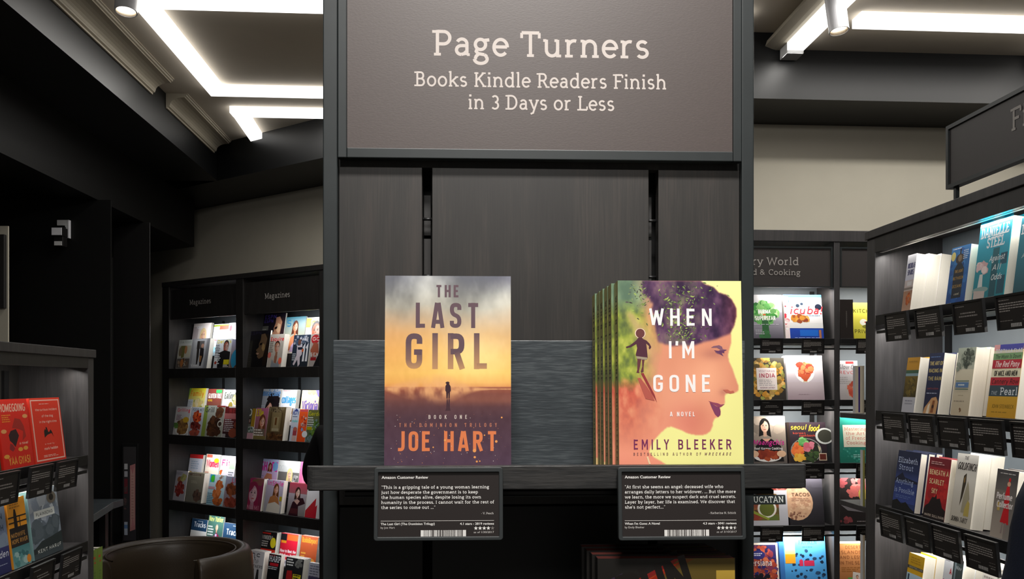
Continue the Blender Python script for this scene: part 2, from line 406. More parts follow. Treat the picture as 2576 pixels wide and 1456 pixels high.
def text_polys(s, x, y, cap, sx=1.0, weight=10.0, serif=True, track=0.0, width=None, sq=2.0, seg=10, slant=0.0, srf=0.85, rot=0.0, din=False):
    """list of (verts, faces) in metres; width: stretch glyphs (or spacing when track='fit') to fill it"""
    k = cap/70.0; kern = 0.0 if din else weight*0.25
    GL = DIN if din else SLAB
    adv = [GL.get(c, GL.get(c.lower(), GL[' ']))[0]*sx + kern for c in s]
    tot = sum(adv)*k
    tr = 0.0
    if width is not None:
        if track == 'fit': tr = (width-tot)/max(1, len(s)-1)
        else:
            f = width/tot; sx *= f; adv = [a*f for a in adv]; kern *= f
    elif track: tr = track*cap
    out = []; cur = x; th = weight*k
    cr, sr = math.cos(rot), math.sin(rot)
    def X(px, py):
        a = (px*sx+kern/2)*k + slant*py*k; b = py*k
        a += cur - x
        return (x + a*cr - b*sr, y + a*sr + b*cr)
    for c, ad in zip(s, adv):
        g = GL.get(c, GL.get(c.lower(), GL[' ']))
        for op, a in g[1]:
            if op == 'L':
                out.append(ribbon([X(a[i], a[i+1]) for i in range(0, len(a), 2)], th))
            elif op == 'A':
                cx, cy, rx, ry, a0, a1 = a; full = abs(a1-a0) >= 359
                n = max(3, int(seg*abs(a1-a0)/180)+1); pts = []
                for i in range(n if full else n+1):
                    t = R(a0+(a1-a0)*i/n); ct, st = math.cos(t), math.sin(t); e = 2.0/sq
                    pts.append(X(cx+rx*math.copysign(abs(ct)**e, ct), cy+ry*math.copysign(abs(st)**e, st)))
                out.append(ribbon(pts, th, full))
            elif op in 'OC':
                out.append(ribbon([X(*q) for q in rounded([(a[i], a[i+1]) for i in range(0, len(a), 2)], op == 'C', 13)], th, op == 'C'))
            elif op == 'S' and serif: out.append(ribbon([X(a[0]-9.5/max(.6, sx), a[1]-.4), X(a[0]+9.5/max(.6, sx), a[1]-.4)], th*srf))
            elif op == 'G' and serif: out.append(ribbon([X(a[0], a[2]-.4), X(a[1], a[2]-.4)], th*srf))
            elif op == 'V' and serif: out.append(ribbon([X(a[0], a[1]), X(a[0], a[2])], th*srf))
            elif op == 'D':
                q = weight*0.6; out.append(ribbon([X(a[0]-q/sx, a[1]), X(a[0]+q/sx, a[1])], th*1.2))
        cur += ad*k + tr
    return out

_fcache = {}
def inter_polys(s, x, y, cap, width=None, bold=0.0, align='l', squash=1.0):
    """lettering from Blender's built-in sans face, as flat polygons"""
    cu = bpy.data.curves.new('t', 'FONT'); cu.body = s; cu.size = 1.0; cu.offset = bold; cu.resolution_u = 2
    o = bpy.data.objects.new('t', cu); C.objects.link(o)
    dg = bpy.context.evaluated_depsgraph_get(); me = o.evaluated_get(dg).to_mesh()
    v = np.array([(p.co.x, p.co.y) for p in me.vertices]); f = [tuple(p.vertices) for p in me.polygons]
    nz = [me.polygons[i].normal.z for i in range(len(f))]
    f = [q if z > 0 else q[::-1] for q, z in zip(f, nz)]
    o.evaluated_get(dg).to_mesh_clear(); bpy.data.objects.remove(o); bpy.data.curves.remove(cu)
    k = cap/0.73; w0 = v[:, 0].max()-v[:, 0].min(); v[:, 0] -= v[:, 0].min()
    kx = k*squash if width is None else width/w0
    W = w0*kx; ox = x - (W if align == 'r' else W/2 if align == 'c' else 0)
    return [([(ox+a*kx, y+b*k) for a, b in v], f)]

# ------------------------------------------------------------------ printed art: flat polygons with colours, in thin layers
def vnoise(w, h, cells, seed, octaves=4):
    rs = np.random.RandomState(seed); out = np.zeros((h, w)); amp = 1.0; tot = 0
    for o in range(octaves):
        n = cells*2**o; g = rs.rand(n+2, n+2)
        ys = np.linspace(0, n, h, endpoint=False); xs = np.linspace(0, n, w, endpoint=False)
        yi = ys.astype(int); xi = xs.astype(int); fy = ys-yi; fx = xs-xi
        fy = (fy*fy*(3-2*fy))[:, None]; fx = (fx*fx*(3-2*fx))[None, :]
        a = g[yi][:, xi]; b = g[yi][:, xi+1]; c = g[yi+1][:, xi]; d = g[yi+1][:, xi+1]
        out += amp*((a*(1-fx)+b*fx)*(1-fy)+(c*(1-fx)+d*fx)*fy); tot += amp; amp *= 0.5
    return out/tot

class Art:
    """2-D drawing in metres; x right, y up; becomes faces looking towards -y"""
    def __init__(s, w, h, dz=2.5e-5):
        s.w, s.h, s.dz = w, h, dz; s.v = []; s.f = []; s.c = []; s.layer = 1
    def put(s, verts, faces, col, bump=True):
        k = len(s.v); y = -s.layer*s.dz
        s.v += [(a, y, b) for a, b in verts]
        for q in faces: s.f.append(tuple(k+i for i in q))
        if isinstance(col, np.ndarray): s.c += [tuple(c) for c in col]
        elif col and callable(col): s.c += [tuple(col(a, b)) for a, b in verts]
        else: s.c += [col]*len(verts)
        if bump: s.layer += 1
    def poly(s, pts, col): s.put(pts, [tuple(range(len(pts)))], col)
    def rect(s, x0, y0, x1, y1, col): s.poly([(x0, y0), (x1, y0), (x1, y1), (x0, y1)], col)
    def ell(s, cx, cy, rx, ry, col, n=20):
        s.poly([(cx+rx*math.cos(2*math.pi*i/n), cy+ry*math.sin(2*math.pi*i/n)) for i in range(n)], col)
    def grad(s, x0, y0, x1, y1, top, bot):
        s.put([(x0, y0), (x1, y0), (x1, y1), (x0, y1)], [(0, 1, 2, 3)], np.array([bot, bot, top, top]))
    def field(s, rgbarr, x0=0, y0=0, x1=None, y1=None):
        """rgbarr[rows from top, cols, 3] linear colours as a grid"""
        x1 = s.w if x1 is None else x1; y1 = s.h if y1 is None else y1
        H, W, _ = rgbarr.shape; xs = np.linspace(x0, x1, W); ys = np.linspace(y1, y0, H)
        V = [(x, y) for y in ys for x in xs]; Q = [(r*W+c, (r+1)*W+c, (r+1)*W+c+1, r*W+c+1) for r in range(H-1) for c in range(W-1)]
        s.put(V, Q, rgbarr.reshape(-1, 3))
    def polys(s, lst, col):
        base = s.layer
        for i, (v, f) in enumerate(lst):
            s.layer = base + (i % 9)*.125; s.put(v, f, col, False)
        s.layer = base + 1.25

def lerp(a, b, t): return tuple(x+(y-x)*t for x, y in zip(a, b))

def draw(a, code):
    """tiny drawing language; coordinates in percent of the cover"""
    W, H = a.w, a.h; ux = lambda v: float(v)/100*W; uy = lambda v: float(v)/100*H
    for st in code.split(';'):
        t = st.split()
        if not t: continue
        k = t[0]
        if k == 'bg':
            c = hexc(t[1]); c2 = hexc(t[2]) if len(t) > 2 else c; a.grad(0, 0, W, H, c, c2)
        elif k == 'r': a.rect(ux(t[1]), uy(t[2]), ux(t[3]), uy(t[4]), hexc(t[5]))
        elif k == 'g': a.grad(ux(t[1]), uy(t[2]), ux(t[3]), uy(t[4]), hexc(t[5]), hexc(t[6]))
        elif k == 'e': a.ell(ux(t[1]), uy(t[2]), ux(t[3]), uy(t[4]), hexc(t[5]))
        elif k == 'p':
            q = list(map(float, t[2:])); a.poly([(ux(q[i]), uy(q[i+1])) for i in range(0, len(q), 2)], hexc(t[1]))
        elif k in 'tTi':   # t slab, T heavy sans, i slanted: x0 x1 y h colour words
            s = ' '.join(t[6:]); x0, x1 = ux(t[1]), ux(t[2])
            a.polys(text_polys(s, x0, uy(t[3]), uy(t[4]), width=x1-x0, weight=13 if k == 'T' else 10, serif=(k == 't'),
                               slant=0.25 if k == 'i' else 0, seg=6, sq=2.6 if k == 'T' else 2), hexc(t[5]))
        elif k == 'l':    # rows of small print: x0 x1 y n dy colour
            x0, x1, y, n, dy = ux(t[1]), ux(t[2]), uy(t[3]), int(t[4]), uy(t[5]); rs = random.Random(int(x0*9999)+n)
            for i in range(n):
                x = x0; e = x0+(x1-x0)*rs.uniform(.7, 1)
                while x < e:
                    w = min(e-x, (x1-x0)*rs.uniform(.1, .28)); yy = y-i*dy
                    a.put([(x, yy), (x+w, yy), (x+w, yy+dy*.5), (x, yy+dy*.5)], [(0, 1, 2, 3)], hexc(t[6]), False); x += w+(x1-x0)*.04
            a.layer += 1
        elif k == 'b':    # heap of blobs: cx cy rx ry n size seed colours...
            cx, cy, rx, ry = ux(t[1]), uy(t[2]), ux(t[3]), uy(t[4]); n = int(t[5]); sz = float(t[6])/100*W; rs = random.Random(int(t[7]))
            cs = [hexc(x) for x in t[8:]]
            for i in range(n):
                an = rs.uniform(0, 6.283); q = math.sqrt(rs.random()); x = cx+rx*q*math.cos(an); y = cy+ry*q*math.sin(an)
                m = rs.randint(5, 8); r0 = sz*rs.uniform(.5, 1.1); ph = rs.uniform(0, 6.28); c = lerp(rs.choice(cs), rs.choice(cs), rs.random()*.6)
                pts = [(min(W, max(0, x+r0*rs.uniform(.7, 1.1)*math.cos(ph+6.283*j/m))), min(H, max(0, y+r0*rs.uniform(.6, 1.0)*math.sin(ph+6.283*j/m)))) for j in range(m)]
                a.put(pts, [tuple(range(m))], c, False); a.layer += .12
            a.layer = int(a.layer)+1
        elif k == 'f':    # face: cx cy size skin hair
            cx, cy, q = ux(t[1]), uy(t[2]), float(t[3])/100*W; sk = hexc(t[4]); hr = hexc(t[5]); kind = t[6] if len(t) > 6 else 'w'
            dk = lerp(sk, (0.02, .01, .01), .55); lt = lerp(sk, (1, .9, .8), .25)
            C2 = lambda x: min(W, max(0, x)); D2 = lambda y: min(H, max(0, y))
            def el(x, y, rx, ry, c, n=18): a.poly([(C2(x+rx*math.cos(6.2832*i/n)), D2(y+ry*math.sin(6.2832*i/n))) for i in range(n)], c)
            if kind == 'w':
                el(cx, cy+.12*q, .82*q, 1.15*q, hr); a.poly([(C2(cx-.8*q), D2(cy)), (C2(cx-.95*q), D2(cy-1.5*q)), (C2(cx-.35*q), D2(cy-1.3*q)), (C2(cx+.35*q), D2(cy-1.3*q)), (C2(cx+.95*q), D2(cy-1.6*q)), (C2(cx+.8*q), D2(cy))], hr)
            else: el(cx, cy+.3*q, .66*q, .82*q, hr)
            a.poly([(C2(cx-.25*q), D2(cy-1.5*q)), (C2(cx+.28*q), D2(cy-1.5*q)), (C2(cx+.25*q), D2(cy-.6*q)), (C2(cx-.25*q), D2(cy-.6*q))], lerp(sk, dk, .45))
            el(cx, cy, .6*q, .85*q, sk); el(cx+.2*q, cy-.05*q, .36*q, .68*q, lt)
            for sx in (-.24, .24):
                el(cx+sx*q, cy+.14*q, .13*q, .055*q, (.02, .015, .015), 10); el(cx+sx*q, cy+.3*q, .17*q, .035*q, dk, 8)
            a.poly([(C2(cx-.02*q), D2(cy+.1*q)), (C2(cx-.1*q), D2(cy-.2*q)), (C2(cx+.1*q), D2(cy-.2*q))], lerp(sk, dk, .4))
            el(cx, cy-.43*q, .23*q, .075*q, lerp((.5, .06, .06), sk, .3), 12)
            if kind == 'w': a.poly([(C2(cx-.62*q), D2(cy+.1*q)), (C2(cx-.5*q), D2(cy+.75*q)), (C2(cx+.1*q), D2(cy+.95*q)), (C2(cx-.15*q), D2(cy+.55*q))], hr)
    return a

def cover_mesh(name, w, h, t, art, side, back=None, hard=False):
    """front board with the art, back board and spine, open at the page edges"""
    vs, fs, cs = [], [], []
    def bx(x0, x1, y0, y1, z0, z1, c):
        m = MB().box(x0, x1, y0, y1, z0, z1); k = len(vs); vs.extend(m.v); fs.extend([tuple(i+k for i in q) for q in m.f]); cs.extend([c]*8)
    b = 0.002 if hard else 0.0007
    bc = back or side
    bx(0, w, 0, b, 0, h, side); bx(0, w, t-b, t, 0, h, bc); bx(0, b, b, t-b, 0, h, side)
    k = len(vs); vs += art.v; fs += [tuple(i+k for i in q) for q in art.f]; cs += art.c
    if getattr(art, 'spine', None):
        sp = art.spine; k = len(vs)      # spine art: x along thickness (from back to front), becomes faces at x=0 looking to -x
        vs += [(y_*1.0, t - x_, z_) for x_, y_, z_ in sp.v]; fs += [tuple(i+k for i in q) for q in sp.f]; cs += sp.c
    me = bpy.data.meshes.new(name); me.from_pydata(vs, [], fs); me.materials.append(M['print'])
    ca = me.color_attributes.new('Col', 'FLOAT_COLOR', 'POINT')
    arr = np.ones((len(vs), 4), dtype=np.float32); arr[:, :3] = np.array(cs, dtype=np.float32)
    ca.data.foreach_set('color', arr.ravel()); me.update()
    return me
def pages_mesh(w, h, t, hard=False):
    i = 0.004 if hard else 0.0006; b = 0.002 if hard else 0.0007
    return MB().box(b, w-i, b, t-b, i*.7, h-i).mesh('pages', 'pages')
def flat_mesh(name, art, thick, base, parts=None):
    """a printed card: thin board with art on its front"""
    vs, fs, cs = [], [], []
    m = MB().box(0, art.w, 0, thick, 0, art.h); vs += m.v; fs += m.f; cs += [base]*8
    k = len(vs); vs += art.v; fs += [tuple(i+k for i in q) for q in art.f]; cs += art.c
    me = bpy.data.meshes.new(name); me.from_pydata(vs, [], fs); me.materials.append(M['print'])
    ca = me.color_attributes.new('Col', 'FLOAT_COLOR', 'POINT')
    arr = np.ones((len(vs), 4), dtype=np.float32); arr[:, :3] = np.array(cs, dtype=np.float32)
    ca.data.foreach_set('color', arr.ravel()); me.update()
    return me
def add(name, me, parent, **kw):
    o = bpy.data.objects.new(name, me); C.objects.link(o); o.parent = parent
    for k, v in kw.items(): o[k] = v
    return o

def volume(U, name, label, cat, xl, xr, yt, yb, z, t, code, side, y0=0.03, lean=0.17, n=1, group=None, hard=False, h=None, w=None, art=None, back=None, copylabel=None, dx=0.0, wob=0.0):
    """a book or magazine on the plane of a unit: pixel extents (left and right at the foot, top at the left) give its size;
    z is the shelf it stands on; n copies behind it"""
    u0, zb = U.hit(xl, yb, y0); u1, _ = U.hit(xr, yb, y0)
    zz = z if z is not None else zb
    if w is None: w = max(0.02, u1-u0)
    if h is None:
        hh = 0.25
        for _ in range(4):
            _, zt = U.hit(xl, yt, y0+hh*math.sin(lean)); hh = (zt-zz-t*math.sin(lean))/math.cos(lean)
        h = max(0.05, hh)
    if art is None: art = draw(Art(w, h), code)
    sc_ = hexc(side) if isinstance(side, str) else side
    me = cover_mesh('cover', w, h, t, art, sc_, back=hexc(back) if isinstance(back, str) else back, hard=hard); pm = pages_mesh(w, h, t, hard)
    rs = random.Random(int(xl*7+yb))
    first = None
    for i in range(n):
        T = U.mat @ Matrix.Translation((u0+i*dx+(rs.uniform(-1, 1)*wob if i else 0), y0+i*t/math.cos(lean)*1.01, zz+t*math.sin(lean))) @ Matrix.Rotation(-lean, 4, 'X')
        if i == 0:
            r = thing(name, label, cat, T, group or (None if n == 1 else 'copies of the '+(copylabel or label)))
            add('cover', me, r); add('pages', pm, r); first = r
        else:
            c = dup(first); c.matrix_world = T
            c['label'] = ' '.join((['second', 'third', 'fourth', 'fifth', 'sixth'][i-1]+' from the front in the stack of: '+(copylabel or label)).split()[:16])
            c['group'] = 'copies of the '+(copylabel or label)
    if n > 1: first['group'] = group or 'copies of the '+(copylabel or label)
    return first
# ================================================================== THE ROOM
def world_slab(name, pts, z0, z1, mat, kind='structure', bevel=0):
    return MB().slab(pts, z0, z1).build(name, mat, None, bevel=bevel, kind=kind)
P2 = lambda a, b: tuple(RM(a, b)[:2])
ZC = CAMH + 1.90; ZCR = CAMH + 1.81
world_slab('floor', [(-7, -3), (7, -3), (7, 12), (-7, 12)], -0.05, 0.0, 'floor')
world_slab('ceiling', [(-7, -3), P2(1.74, -3), P2(1.74, 11), (-7, 12)], ZC, ZC+0.1, 'ceil')
world_slab('ceiling_right', [P2(1.74, -3), (7, -3), (7, 12), P2(1.74, 11)], ZCR, ZCR+0.19, 'ceil')
# back wall and beam on the right
world_slab('wall_back', [P2(1.0, 4.86), P2(6.5, 4.86), P2(6.5, 5.0), P2(1.0, 5.0)], 0, ZCR+.05, 'cream')
world_slab('trim_1', [P2(1.12, 4.42), P2(6.5, 4.42), P2(6.5, 4.859), P2(1.12, 4.859)], CAMH+1.542, ZC-.001, 'beam')
# diagonal wall behind the magazine rack
dv = Vector((.827, -.562)); nv = Vector((.562, .827))
def DG(t, o): p = Vector((-3.059, 7.3)) + dv*t + nv*o; return (p.x, p.y)
world_slab('wall_diagonal', [DG(-1.4, .43), DG(4.70, .43), DG(4.70, .55), DG(-1.4, .55)], 0, ZC, 'cream')
ZB = CAMH + 1.61
# beam along the diagonal wall: face passes the corner of the left beam
cA = Vector((-2.35, 6.63)); 
def DB(t, o): p = cA + dv*t + nv*o; return (p.x, p.y)
world_slab('trim_2', [DB(-1.5, 0), DB(3.9, 0), DB(3.9, .58), DB(-1.5, .9)], ZB, ZC-.001, 'beam')
# beam running back on the left, with a black soffit and bulkhead beyond it
xA = Vector((-2.105, 3.0)); dd = Vector((-.0645, .998))
def DL(t, o): p = xA + dd*t + Vector((.998, .0645))*o; return (p.x, p.y)
world_slab('trim_3', [DL(-6, -3), DL(-6, 0), DL(3.64, 0), DL(3.64, -1.2), DL(5, -3)], ZB, ZC-.002, 'beam')
world_slab('trim_4', [DL(-6, -3.2), DL(-6, -.62), DL(4.35, -.40), DL(5.2, -1.6), DL(5, -3.2)], CAMH+1.20, ZB-.001, 'blackwall')
# cream cornice, broken once
def cornice(name, p0, p1, prof, mat='mould'):
    """profile points (out, up) swept between two plan points; out is to the right of travel"""
    p0, p1 = Vector(p0), Vector(p1); d = (p1-p0).normalized(); n = Vector((d.y, -d.x)); m = MB(); k = len(prof)
    for p in (p0, p1):
        for o, z in prof: q = p+n*o; m.v.append((q.x, q.y, z))
    for i in range(k):
        j = (i+1) % k; m.f.append((i, j, k+j, k+i)); m.m.append(0)
    m.f.append(tuple(range(k))[::-1]); m.f.append(tuple(range(k, 2*k))); m.m += [0, 0]
    return m.build(name, mat, None, kind='structure')
def prof(w, hgt, zt):
    P = [(0, zt), (0, zt-hgt), (.010, zt-hgt), (.010, zt-hgt+.010), (.022, zt-hgt+.014), (.024, zt-hgt+.022)]
    for i in range(7):
        t = i/6*math.pi/2; P.append((.026+(w-.055)*(1-math.cos(t)), zt-hgt+.024+(hgt-.05)*math.sin(t)))
    P += [(w-.020, zt-.026), (w-.020, zt-.018), (w-.010, zt-.016), (w-.008, zt-.008), (w, zt-.006), (w, zt)]
    return P
cornice('trim_5', DL(-5, .002), DL(2.20, .002), prof(.14, .10, ZC-.001))
cornice('trim_6', DL(2.46, .002), DL(3.52, .002), prof(.14, .10, ZC-.001))
# moulding on the drop between the two ceiling heights
cornice('trim_7', P2(1.71, 4.42), P2(1.71, -2), [(0, ZC-.001), (.012, ZC-.006), (.012, ZC-.02), (.03, ZC-.03), (.05, ZC-.045), (.06, ZC-.075), (.02, ZCR), (0, ZCR-.005), (-.05, ZCR-.005), (-.05, ZC-.001)][::-1])
# walls on the left
world_slab('wall_left', [(-4.2, 5.45), (-2.62, 5.45), (-2.62, 5.462), (-4.2, 5.462)], 0, CAMH+1.20, 'blackwall')
bx_ = (20-CX)/F*5.0
world_slab('wall_near_left', [(-4.4, 5.0), (bx_, 5.0), (bx_, 5.012), (-4.4, 5.012)], 0, CAMH+.945, 'cream')
world_slab('wall_far_left', [(-4.6, 2), (-4.5, 2), (-4.5, 9.5), (-4.6, 9.5)], 0, ZC, 'blackwall')
# glossy black post
px0, px1 = (285-CX)/F*6.2, (378-CX)/F*6.2
world_slab('trim_8', [(px0, 6.2), (px1, 6.2), (px1-.14, 6.5), (px0-.1, 6.5)], 0, CAMH+1.20, 'blackgloss', bevel=.004)
world_slab('wall_right', [P2(6.5, -2), P2(6.6, -2), P2(6.6, 5), P2(6.5, 5)], 0, ZC, 'cream')
# picture frame on the cream wall at the far left
t = thing('picture_frame', 'dark picture frame cut by the left edge of the view, on the cream wall', 'picture', Matrix.Translation(((8-CX)/F*4.96-.46, 4.97, CAMH+.45)))
MB().box(0, .46, 0, .025, 0, .44).build('frame', 'rackw', t, bevel=.003)
MB().box(.03, .43, -.004, 0, .03, .41).build('picture', 'signdark', t)

# ------------------------------------------------------------------ ceiling light lines
def light_line(name, segs, zc, label, w=.10, h=.045):
    t = thing(name, label, 'ceiling light'); t.location = RM(segs[0][0][0], segs[0][0][1], zc)
    inv = Matrix.Translation(-t.location)
    for (p, q) in segs:
        A, B = RM(*p), RM(*q); d = (B-A).normalized(); n = Vector((-d.y, d.x, 0)); A -= d*w/2; B += d*w/2
        m = MB(); pts = [A-n*w/2, B-n*w/2, B+n*w/2, A+n*w/2]
        k = 0; m.v = [tuple(inv @ Vector((c.x, c.y, zc-h))) for c in pts]+[tuple(inv @ Vector((c.x, c.y, zc-.001))) for c in pts]
        m.f = [(3, 2, 1, 0), (4, 5, 6, 7), (0, 1, 5, 4), (1, 2, 6, 5), (2, 3, 7, 6), (3, 0, 4, 7)]; m.m = [0]*6
        m.build('diffuser', 'led', t)
    return t
ll = light_line('ceiling_light_line', [((-1.55, 4.19), (1.42, 4.19)), ((-1.55, 4.29), (-1.55, 5.35)), ((-1.55, 5.45), (.55, 5.45))], ZC, 'large rectangular line of white light on the cream ceiling at left, nearer one')
ll2 = light_line('ceiling_light_line', [((-1.52, 5.87), (-.5, 5.87)), ((-1.52, 5.97), (-1.545, 6.50))], ZC, 'bent line of white light in the ceiling corner by the diagonal beam')
ll3 = light_line('ceiling_light_line', [((2.0, 3.99), (5.5, 3.99))], ZCR, 'long straight line of white light across the right ceiling')
ll4 = light_line('ceiling_light_line', [((1.775, 1.0), (1.775, 4.27))], ZCR, 'line of white light beside the right moulding, ending at the dark beam', w=.09)
ll5 = light_line('ceiling_light_line', [((3.2, 3.2), (3.2, 4.27))], ZCR, 'short light line end at the far right ceiling edge', w=.09)
for l5, a_ in ((ll4, 1.775), (ll5, 3.2)):
    p = RM(a_, 4.34, ZCR) - l5.location
    m = MB().box(-.046, .046, -.025, .075, -.062, -.001); m.build('end_cap', 'ledcap', l5, bevel=.004).matrix_local = Matrix.Translation(p) @ Matrix.Rotation(THETA, 4, 'Z')
p = RM(-1.548, 6.58, ZC) - ll2.location
m = MB().box(-.05, .05, -.025, .07, -.066, -.001); m.build('end_cap', 'ledcap', ll2, bevel=.004).matrix_local = Matrix.Translation(p) @ Matrix.Rotation(THETA, 4, 'Z')

def ceiling_spot(px, py, d, r, tilt, zc, label):
    c = Vector(((px-CX)/F*d, d, CAMH+(CY-py)/F*d)); ax = Vector((tilt[0], tilt[1], 1)).normalized()
    L = (zc-.03-c.z)/ax.z
    t = thing('ceiling_spotlight', label, 'spotlight', Matrix.Translation(c)); q = ax*max(.12, L)
    b = MB(); n = 32; u = ax.orthogonal().normalized(); w = ax.cross(u); rings = [(0, r), (0, r*.9), (.055, r*.62), (.055, .001)]
    b.cyl((0, 0, 0), q, r, cap=False, n=40); k = len(b.v)
    for j in range(1, 2):
        pass
    k0 = len(b.v)
    for hh, rr in ((0, r), (0, r*.9), (.02, r*.86)):
        for i in range(40):
            a_ = 2*math.pi*i/40; b.v.append(tuple(ax*hh+rr*(math.cos(a_)*u+math.sin(a_)*w)))
    for j in range(2):
        for i in range(40):
            i2 = (i+1) % 40; b.f.append((k0+j*40+i, k0+(j+1)*40+i, k0+(j+1)*40+i2, k0+j*40+i2)); b.m.append(0)
    b.f.append(tuple(range(40, 80))); b.m.append(0)
    b.build('housing', 'shade', t, smooth=False)
    rf = MB().cyl(ax*.002, ax*.05, r*.87, r*.7, n=32, cap=False); rf.f = [f[::-1] for f in rf.f]; rf.build('reflector', 'refl', t, smooth=True)
    MB().cyl(ax*.026, ax*.03, r*.78, n=32).build('lamp', 'bulb', t)
    MB().cyl(q, Vector((q.x, q.y, zc-c.z-.001)), r*.45, n=20).build('mount', 'shade', t)
    spot('spot_'+label[:4], c+Vector((0, 0, -.02)), c-ax*2, 6, 60)
ceiling_spot(317, 30, 3.8, .049, (-.02, .12), ZC, 'white cylinder spotlight at upper left by the cornice')
ceiling_spot(2111, 79, 3.8, .044, (-.09, .10), ZCR, 'white cylinder spotlight at upper right in front of the light line')

# ================================================================== MAGAZINE RACK
MG = Unit(408, 7.3, math.atan2(-.562, .827))
def gx(px, y=0): return MG.hit(px, 965, y)[0]
ztop = MG.hit(408, 711)[1]
rack = thing('magazine_rack', 'tall black two-bay magazine rack against the diagonal cream wall', 'rack', MG.mat)
XR = gx(812)+.35; xs_ = [0, gx(425), gx(593), gx(611), gx(803), XR]
m = MB().box(0, xs_[1], 0, .38, 0, ztop-.04); m.build('side_post', 'rackw', rack, bevel=.002)
m = MB().box(xs_[2], xs_[3], 0, .38, 0, ztop-.04); m.build('side_post', 'rackw', rack, bevel=.002)
m = MB().box(xs_[4], xs_[4]+.06, 0, .38, 0, ztop-.04); m.build('side_post', 'rackw', rack, bevel=.002)
MB().box(0, xs_[4]+.06, -.005, .38, ztop-.04, ztop).build('top_board', 'rackw', rack, bevel=.002)
MB().box(xs_[1], xs_[4], .36, .38, .1, ztop-.04).build('back_panel', 'rackback', rack)
MB().box(0, xs_[4]+.06, .02, .36, 0, .05).build('plinth', 'rackw', rack)
zh = MG.hit(593, 792)[1]
for (xa, xb, pxs, w_, nm) in ((xs_[1], xs_[2], 477, 54, 0), (xs_[3], xs_[4], 666, 64, 1)):
    hd = MB().box(xa, xb, .015, .035, zh, ztop-.075).build('header_panel', 'rackw', rack)
    x0, z0 = MG.hit(pxs, [767, 752][nm], .014); x1, _ = MG.hit(pxs+w_, 760, .014)
    a = Art(1, 1, dz=.001); a.polys(text_polys('Magazines', x0, z0, .043, width=x1-x0, weight=9, seg=6), (0, 0, 0))
    v = MB(); v.v = [(p[0], p[1]+.014, p[2]) for p in a.v]; v.f = a.f; v.m = [0]*len(a.f); v.build('lettering', 'greylet', hd)
# shelves: level of each row
rows = [MG.hit(520, 928, .03)[1], MG.hit(520, 1098.5, .03)[1], MG.hit(520, 1269, .03)[1], MG.hit(700, 1472, .03)[1]]
for r_, zs in enumerate(rows):
    for (xa, xb) in ((xs_[1], xs_[2]), (xs_[3], xs_[4])):
        s_ = MB().box(xa, xb, .0, .36, zs-.022, zs-.002).build('shelf', 'rackw', rack)
        MB().box(xa, xb, -.006, .004, zs-.075, zs+.006).build('front_board', 'rackw', s_, bevel=.001)
        MB().box(xa, xb, .135, .145, zs-.002, zs+.115).build('step_board', 'rackw', s_)
        MB().box(xa, xb, .145, .36, zs+.105, zs+.115).build('step_shelf', 'rackw', s_)
for (xa, xb) in ((xs_[1], xs_[2]), (xs_[3], xs_[4])):
    for fx in (.3, .8):
        MB().box(xa+(xb-xa)*fx-.012, xa+(xb-xa)*fx+.012, .350, .36, .1, zh).build('shelf_standard', 'metalb', rack)
for zz_ in [zh] + [z-.075 for z in rows[:3]]:
    for (xa, xb) in ((xs_[1], xs_[2]), (xs_[3], xs_[4])):
        hot = .60 if xa == xs_[1] else .62
        c = MG.w((xa+(xb-xa)*hot), .05, zz_-.004)
        area('rack_light', c, MG.w(xa+(xb-xa)*(hot+.02), .16, zz_-.25), (xb-xa)*.55, .02, LP['mag'], COOL, roll_dir=MG.w(1, 0, 0)-MG.w(0, 0, 0))

G1 = 'magazines in the left bay of the rack'; G2 = 'magazines in the right bay of the rack'
def mag(xl, xr, yt, yb, row, back, label, code, side='#e8e6e2', n=1, t=.012):
    z = rows[row] + (.115 if back else 0)
    y0 = .16 if back else .035
    volume(MG, 'magazine', label, 'magazine', xl, xr, yt, yb, z, t, code, side, y0=y0, lean=.16, n=n, copylabel=label)
# left bay, first row
mag(441, 474, 856, 929, 0, 0, 'bridal magazine with a grey masthead band and couple photo, top left row', 'bg #d8d8d4 #6a6660;r 0 86 100 100 #c4c8c2;t 6 94 89 8 #8a9088 the Knot;r 3 40 97 80 #b4b2a0;p #6c6a3a 20 80 55 80 50 40 30 38;e 60 66 10 14 #b07a50;e 20 60 12 16 #7a6a50;r 3 5 97 36 #57504a;b 50 22 40 12 30 12 3 #8a6a50 #3a3634 #9a9080;e 42 22 12 13 #a86c3c')
mag(474, 519, 853, 928, 0, 0, 'grey magazine with a couple in black walking', 'bg #9a9a9c #86868a;r 12 4 78 96 #a8a8aa;r 30 66 70 92 #5a5654;p #2a2624 30 92 44 92 48 40 44 14 38 14 34 50;p #221e1e 50 70 72 66 74 40 66 10 58 10 52 42;e 62 76 8 7 #a8806c;p #8a6038 52 44 66 42 62 22 54 24;t 8 50 8 9 #e6e6e6 Vows;r 84 0 100 100 #767678', n=3, t=.014)
mag(535, 575, 854, 928, 0, 0, 'magazine with a man in a black shirt and yellow masthead', 'bg #d6d8da #b0b2b4;T 6 96 86 11 #d8c820 Details;f 66 72 26 #8a4a38 #1c1412 m;p #141212 20 52 60 62 96 56 100 0 26 0;l 2 34 78 8 6 #50545a;l 2 40 46 6 6 #e6e6e6;r 62 14 96 30 #c8b820;l 62 96 10 2 5 #e8e4d8;e 12 20 8 5 #a04030')
mag(575.5, 600, 854, 928, 0, 0, 'magazine with a turquoise shape, cut by the rack post', 'bg #8a8aa4 #6c5648;g 0 50 100 100 #9a9ab4 #9a8a8a;e 70 32 62 36 #2a86aa;p #5a3a28 40 0 100 0 100 24 60 10')
